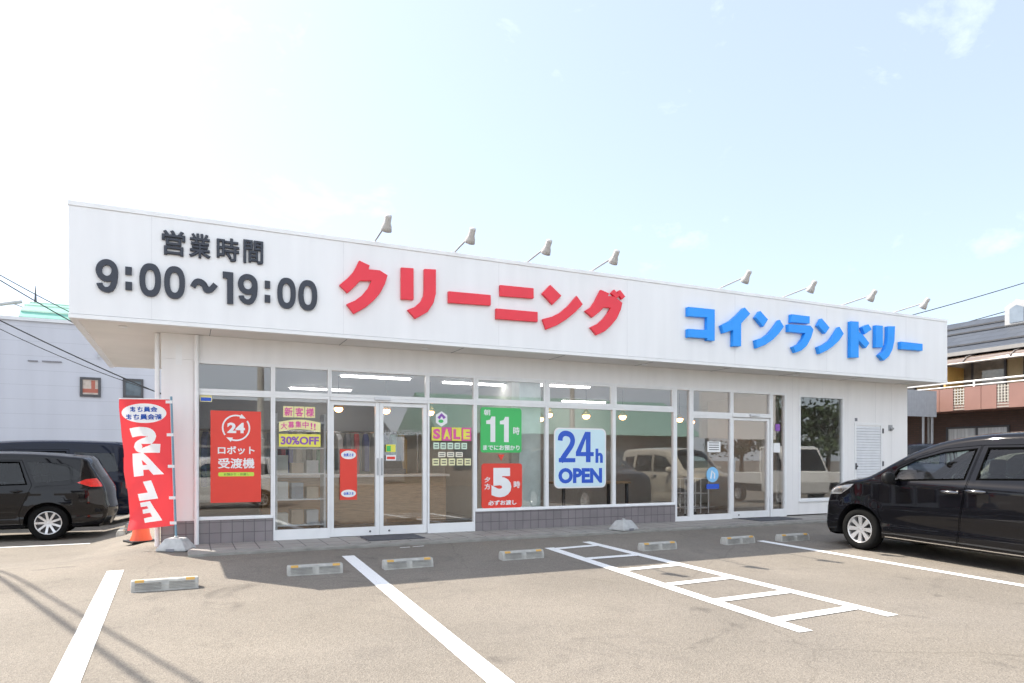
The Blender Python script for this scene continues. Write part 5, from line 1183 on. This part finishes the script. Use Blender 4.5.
for k in range(11):
    y0 = YA0+k*1.32; y1 = y0+1.305
    each('balcony_panel', BRN, [((XA-0.02, y0, 2.77), (XA+0.06, y0+0.50, 3.50)), ((XA-0.02, y0+0.86, 2.77), (XA+0.06, y1, 3.50))], apt, orgA)
    mb = MB(); y0 += 0.50
    for j in range(4): mb.box((XA+0.0, y0+0.03+j*0.09, 2.78), (XA+0.03, y0+0.06+j*0.09, 3.49))
    for j in range(8): mb.box((XA-0.005, y0, 2.80+j*0.088), (XA+0.035, y0+0.36, 2.83+j*0.088))
    A_(mb, 'balcony_lattice', LATT)
mb = MB(); mb.box((XA+0.12, 14.42, 2.96), (XA+1.08, 14.48, 4.25)); A_(mb, 'balcony_partition', mat('painted_sun_yellow', (0.72, 0.42, 0.12), 0.6))  # strong yellow stands in for sun glowing through the partition
mb = MB()
mb = MB(); mb.tube([(XA+0.02, YA0, 3.68), (XA+0.02, YA1, 3.68)], 0.03, 8); mb.tube([(XA+0.02, YA0, 3.55), (XA+0.02, YA1, 3.55)], 0.02, 8)
for k in range(8): mb.box((XA+0.0, YA0+k*2.36, 3.49), (XA+0.04, YA0+k*2.36+0.05, 3.68))
A_(mb, 'balcony_rail', FRAME)
# windows upstairs and downstairs
for y0, y1 in ((13.1, 15.2), (10.2, 12.6), (16.1, 17.5)):
    mb = MB(); x_ = XA+1.1; 
    mb.box((x_-0.05, y0, 2.98), (x_+0.03, y0+0.06, 4.45)); mb.box((x_-0.05, y1-0.06, 2.98), (x_+0.03, y1, 4.45)); mb.box((x_-0.05, y0+0.061, 4.39), (x_+0.03, y1-0.061, 4.45)); mb.box((x_-0.045, (y0+y1)/2-0.03, 2.98), (x_+0.025, (y0+y1)/2+0.03, 4.389))
    w = A_(mb, 'balcony_window', DGREY); mb = MB(); mb.box((x_-0.01, y0+0.06, 2.98), (x_+0.004, y1-0.06, 4.39)); A_(mb, 'pane', mat('curtain_pane', (0.24, 0.21, 0.17), 0.08, var=0.35, scale=3, coat=1.0), w)
for y0, y1 in ((13.0, 15.0), (10.2, 12.2)):
    mb = MB(); x_ = XA+1.08
    mb.box((x_-0.04, y0, 0.9), (x_+0.03, y0+0.06, 2.3)); mb.box((x_-0.04, y1-0.06, 0.9), (x_+0.03, y1, 2.3)); mb.box((x_-0.04, y0+0.061, 2.24), (x_+0.03, y1-0.061, 2.3)); mb.box((x_-0.035, (y0+y1)/2-0.03, 0.9), (x_+0.025, (y0+y1)/2+0.03, 2.239))
    w = A_(mb, 'window', DGREY); mb = MB(); mb.box((x_, y0+0.06, 0.9), (x_+0.012, y1-0.06, 2.24)); A_(mb, 'curtain', mat('white_curtain', (0.55, 0.56, 0.56), 0.4, var=0.25, scale=2, stretch=(1, 9, 0.4)), w)
# awning over the balcony
AWN = mat('bronze_awning', (0.17, 0.125, 0.10), 0.15, var=0.08, coat=0.6)
mb = MB(); pr = [(XA+1.1, 4.62), (XA+0.6, 4.58), (XA+0.2, 4.47), (XA-0.05, 4.28)]; n = len(pr)
mb.smooth = True; mb.add([(x, YA0, z) for x, z in pr]+[(x, YA1+0.2, z) for x, z in pr], [(i, i+1, n+i+1, n+i) for i in range(n-1)]); ob = A_(mb, 'awning', AWN); q = ob.modifiers.new('t', 'SOLIDIFY'); q.thickness = 0.02
mb = MB()
for k in range(12): mb.tube([(x-0.01, YA0+k*1.4, z+0.02) for x, z in pr], 0.02, 6)
mb.tube([(XA-0.07, YA0, 4.27), (XA-0.07, YA1+0.2, 4.27)], 0.035, 8); A_(mb, 'awning_rib', mat('bronze_rib', (0.24, 0.21, 0.19), 0.3))
# roof rising away, with snow bars, gutter and dormer
SLATE = tile_mat('slate_blue_roof', (0.055, 0.066, 0.088), (0.07, 0.082, 0.105), (0.035, 0.042, 0.055), 0.9, 0.22, 'yz', 0.012, 0.65, 0.5)
mb = MB(); mb.add([(XA+0.5, YA0-0.5, 4.72), (XA+0.5, YA1+0.6, 4.72), (XA+4.3, YA1+0.6, 6.42), (XA+4.3, YA0-0.5, 6.42), (XA+8.6, YA0-0.5, 4.72), (XA+8.6, YA1+0.6, 4.72)], [(0, 1, 2, 3), (3, 2, 5, 4), (1, 5, 2), (0, 3, 4), (0, 4, 5, 1)]); A_(mb, 'roof', SLATE)
mb = MB()
for t in (0.16, 0.55, 0.75): mb.box((XA+0.5+3.8*t-0.03, YA0-0.4, 4.72+1.7*t+0.02), (XA+0.5+3.8*t+0.03, YA1+0.5, 4.72+1.7*t+0.07))
A_(mb, 'snow_bar', DGREY)
mb = MB(); mb.box((XA+0.38, YA0-0.5, 4.60), (XA+0.5, YA1+0.6, 4.72)); mb.box((XA+0.501, YA0-0.5, 4.64), (XA+1.1, YA1+0.6, 4.70)); A_(mb, 'gutter', mat('gutter_grey', (0.26, 0.25, 0.24), 0.5))
xd = XA+2.6; yd0, yd1 = 13.25, 14.0
mb = MB(); mb.prism([(yd0, 5.4), (yd1, 5.4), (yd1, 6.35), ((yd0+yd1)/2, 6.55), (yd0, 6.35)], lambda u, v, d: (d, u, v), xd, xd+2.2); dmr = A_(mb, 'dormer', mat('dormer_white', (0.42, 0.42, 0.42), 0.5))
mb = MB(); mb.prism([(yd0+0.16, 5.78), (yd1-0.16, 5.78), (yd1-0.16, 6.25), ((yd0+yd1)/2, 6.36), (yd0+0.16, 6.25)], lambda u, v, d: (d, u, v), xd-0.02, xd-0.003); A_(mb, 'dormer_window', mat('dormer_pane', (0.22, 0.26, 0.31), 0.1), dmr)
mb = MB(); mb.box((XA+1.0, 15.55, -0.2), (XA+1.085, 15.62, 2.77)); mb.box((XA+1.0, 17.2, -0.2), (XA+1.085, 17.3, 2.77)); A_(mb, 'downpipe', GREYM)
# corrugated carport
xc, yc = 21.0, 14.4; orgC = (xc, yc, 0); cp = empty('carport', orgC, 'small carport with a grey corrugated front between the shop and the brown house', 'carport')
n = 60; mb = MB(); pv = [(19.6+2.42*k/n, yc+0.025*(k % 2)) for k in range(n+1)]
mb.add([(x, y, 2.58) for x, y in pv]+[(x, y, 3.42) for x, y in pv], [(k, k+1, n+2+k, n+1+k) for k in range(n)]); ob = mb.build('front_sheet', mat('corrugated_grey', (0.34, 0.35, 0.375), 0.5, var=0.08), cp, orgC); q = ob.modifiers.new('t', 'SOLIDIFY'); q.thickness = 0.012
mb = MB(); mb.box((19.6, yc+0.04, 3.30), (22.0, yc+3.4, 3.36)); mb.build('roof', GREYM, cp, orgC)
for x in (19.75, 21.45, 21.9):
    mb = MB(); mb.box((x, yc+0.05, 0), (x+0.05, yc+0.10, 3.29)); mb.build('post', GREYM, cp, orgC)
mb = MB(); mb.box((19.7, yc+3.3, 0), (22.3, yc+3.4, 3.29)); w = mb.build('back_wall', BRICK, cp, orgC)
mb = MB(); mb.box((20.6, yc+3.2, 0.05), (21.5, yc+3.29, 2.2)); mb.build('door', mat('pale_blue_door', (0.35, 0.43, 0.46), 0.5, var=0.1, stretch=(8, 1, 1)), cp, orgC)

# ------------------------------------------------------------------ power lines
def wire(pts, r, label, sag=0.0, grp=None):
    P0, P1 = Vector(pts[0]), Vector(pts[1]); n = 24; mb = MB()
    mb.tube([P0.lerp(P1, t)-Vector((0, 0, 4*sag*t*(1-t))) for t in np.linspace(0, 1, n)], r, 6)
    return tag(mb.build('power_line', WIRE, None, tuple(P0)), label, 'power line', grp)
wire((at_depth(-60, 240, 19), at_depth(120, 336, 21)), 0.014, 'topmost thin black cable running down behind the left end of the sign band', 0.1)
wire((at_depth(-60, 243, 18.2), at_depth(130, 353, 20)), 0.016, 'second thin black cable crossing above the grey hall', 0.08)
wire((at_depth(-60, 290, 17), at_depth(200, 410, 19)), 0.016, 'lowest and thickest black cable slanting across the grey wall', 0.1)
wire((at_depth(-60, 298, 17.3), at_depth(200, 404, 19.3)), 0.010, 'thin cable beside the thickest one on the grey wall', 0.25)
wire((at_depth(860, 328.5, 27), at_depth(1100, 258.5, 26)), 0.016, 'upper cable in the sky above the brown house roof', 0.1)
wire((at_depth(880, 345, 27), at_depth(1100, 284, 26)), 0.016, 'lower cable just above the slate roof of the brown house', 0.05)
K = SUN/SUN.z
for (a, b_, rr, lab) in (((0, 577), (146, 683), 0.030, 'overhead cable out of frame casting the wider shadow across the lower left asphalt'), ((0, 566), (196, 683), 0.022, 'overhead cable out of frame casting the fainter shadow across the lower left asphalt')):
    p = Vector((*on_ground(*a), 0)); q = Vector((*on_ground(*b_), 0)); p.z = gz(p.x, p.y); q.z = gz(q.x, q.y); dv = q-p
    wire((p-dv*2.5+K*6.5, q+dv*2.5+K*6.5), rr, lab)

# ------------------------------------------------------------------ across the street (seen only mirrored in the glass)
def house(name, label, x0, x1, y0, y1, h, ridge, wallm, roofm, cat='building'):
    org = ((x0+x1)/2, y1, -0.4); r = empty(name, org, label, cat)
    mb = MB(); mb.box((x0, y0, -0.5), (x1, y1, h)); mb.build('wall', wallm, r, org)
    ym = (y0+y1)/2
    mb = MB(); mb.add([(x0-0.5, y1+0.6, h-0.05), (x1+0.5, y1+0.6, h-0.05), (x1+0.5, y0-0.6, h-0.05), (x0-0.5, y0-0.6, h-0.05), (x0-0.5, ym, ridge), (x1+0.5, ym, ridge)], [(0, 1, 5, 4), (2, 3, 4, 5), (0, 4, 3), (1, 2, 5), (0, 3, 2, 1)]); mb.build('roof', roofm, r, org)
    n = max(1, int((x1-x0)/3.2))
    for k in range(n):
        xa = x0+0.7+k*(x1-x0-0.6)/n; mb = MB(); mb.box((xa, y1-0.02, 0.6), (xa+1.6, y1+0.03, 1.9)); w = mb.build('window', DGREY, r, org)
        mb = MB(); mb.box((xa+0.08, y1+0.031, 0.68), (xa+1.52, y1+0.036, 1.82)); mb.build('pane', MATS['hall_pane_dark'], w, org)
    return r
house('green_roofed_house', 'long low house with a green roof across the street, mirrored in the middle windows', 14, 33, -26, -18, 2.9, 5.6, mat('house_grey_beige', (0.30, 0.26, 0.22), 0.7), mat('sea_green_roof', (0.27, 0.43, 0.37), 0.5, var=0.1))
house('grey_house', 'grey house across the street mirrored in the glass doors', -4, 11, -30, -21, 3.0, 5.0, mat('house_mid_grey', (0.36, 0.355, 0.34), 0.7), SLATE, 'house')
bo = (26.5, -6.5, -0.4)
mb = MB(); mb.box((23.9, -6.6, 2.3), (29.0, -6.4, 4.7)); sg = tag(mb.build('billboard', PWHT, None, bo), 'white billboard across the street mirrored in the coin laundry entrance', 'billboard')
for x in (24.4, 28.4):
    mb = MB(); mb.box((x, -6.75, -0.5), (x+0.15, -6.601, 4.6)); p_ = mb.build('post', GREYM, sg, bo)
LEAF = [mat('leaf_%d' % i, c, 0.7, var=0.25, scale=3) for i, c in enumerate(((0.045, 0.075, 0.025), (0.065, 0.10, 0.03), (0.03, 0.055, 0.02)))]
def tree(loc, h, cr_, label):
    r = empty('street_tree', loc, label, 'tree', 'trees across the street')
    mb = MB(); mb.tube([(0, 0, 0), (0.1, 0.05, h*0.3), (0, 0.1, h*0.7)], [0.16, 0.12, 0.05], 8)
    for k in range(6):
        a = k*1.1; mb.tube([(0.05, 0.05, h*(0.3+0.05*k)), (cr_*0.6*math.cos(a), cr_*0.6*math.sin(a), h*(0.5+0.06*k))], [0.06, 0.02], 5)
    mb.build('trunk', mat('bark', (0.10, 0.075, 0.055), 0.9, var=0.3), r)
    mb = MB(); cl = []
    for k in range(26):
        a = random.uniform(0, 6.28); q = math.sqrt(random.random())*cr_*0.85; cl.append((q*math.cos(a), q*math.sin(a), h*random.uniform(0.35, 0.98)))
    for k in range(2600):
        c = random.choice(cl); d = Vector((random.gauss(0, 1), random.gauss(0, 1), random.gauss(0, 0.8)))*0.30; p = Vector(c)+d
        u = Vector((random.gauss(0, 1), random.gauss(0, 1), random.gauss(0, 1))).normalized(); v = u.orthogonal().normalized(); s = random.uniform(0.08, 0.17)
        mb.add([p-u*s, p+v*s*0.6, p+u*s, p-v*s*0.6], [(0, 1, 2, 3)], random.randrange(3))
    mb.build('crown', LEAF, r, recalc=False); return r
t0 = tree((36, -9, -0.4), 6.5, 2.2, 'dark green street tree mirrored in the rightmost window')
for k, (x, y, s) in enumerate(((38.5, -8, 1.1), (41, -9.5, 1.2), (33.4, -10, 1.0), (44, -9, 1.15), (47.5, -8, 1.2), (51, -9, 1.3), (31, -11, 0.9))):
    t = dup(t0, (x, y, -0.4), k*1.3); t.scale = (s, s, s)
pole0 = None
for x, y, lab in ((3.0, -11, 'concrete utility pole mirrored in the leftmost transom'), (19.5, -12, 'concrete utility pole mirrored in the middle windows')):
    if pole0 is None:
        pole0 = empty('utility_pole', (x, y, -0.4), lab, 'utility pole', 'utility poles across the street')
        mb = MB(); mb.tube([(0, 0, 0), (0, 0, 10)], [0.17, 0.11], 14); mb.build('pole', CONC, pole0)
        for z in (9.2, 8.4): mb = MB(); mb.box((-0.9, -0.14, z), (0.9, -0.24, z+0.08)); mb.build('cross_arm', GREYM, pole0)
        mb = MB(); mb.lathe([(0, 0), (0.25, 0), (0.27, 0.1), (0.27, 0.7), (0.2, 0.78), (0, 0.8)], 16, Matrix.Translation((0.4, 0.1, 7.1))); mb.build('transformer', GREYM, pole0)
    else: dup(pole0, (x, y, -0.4), 0.4, lab)

for k, (z, y) in enumerate(((8.85, -11.19), (8.05, -11.19), (6.4, -11.1))):
    wire(((-25, y, z), (46, y-1.2, z)), 0.018, 'overhead cable across the street mirrored faintly in the transom glass, %s of three' % ('highest', 'middle', 'lowest')[k], 0.5)
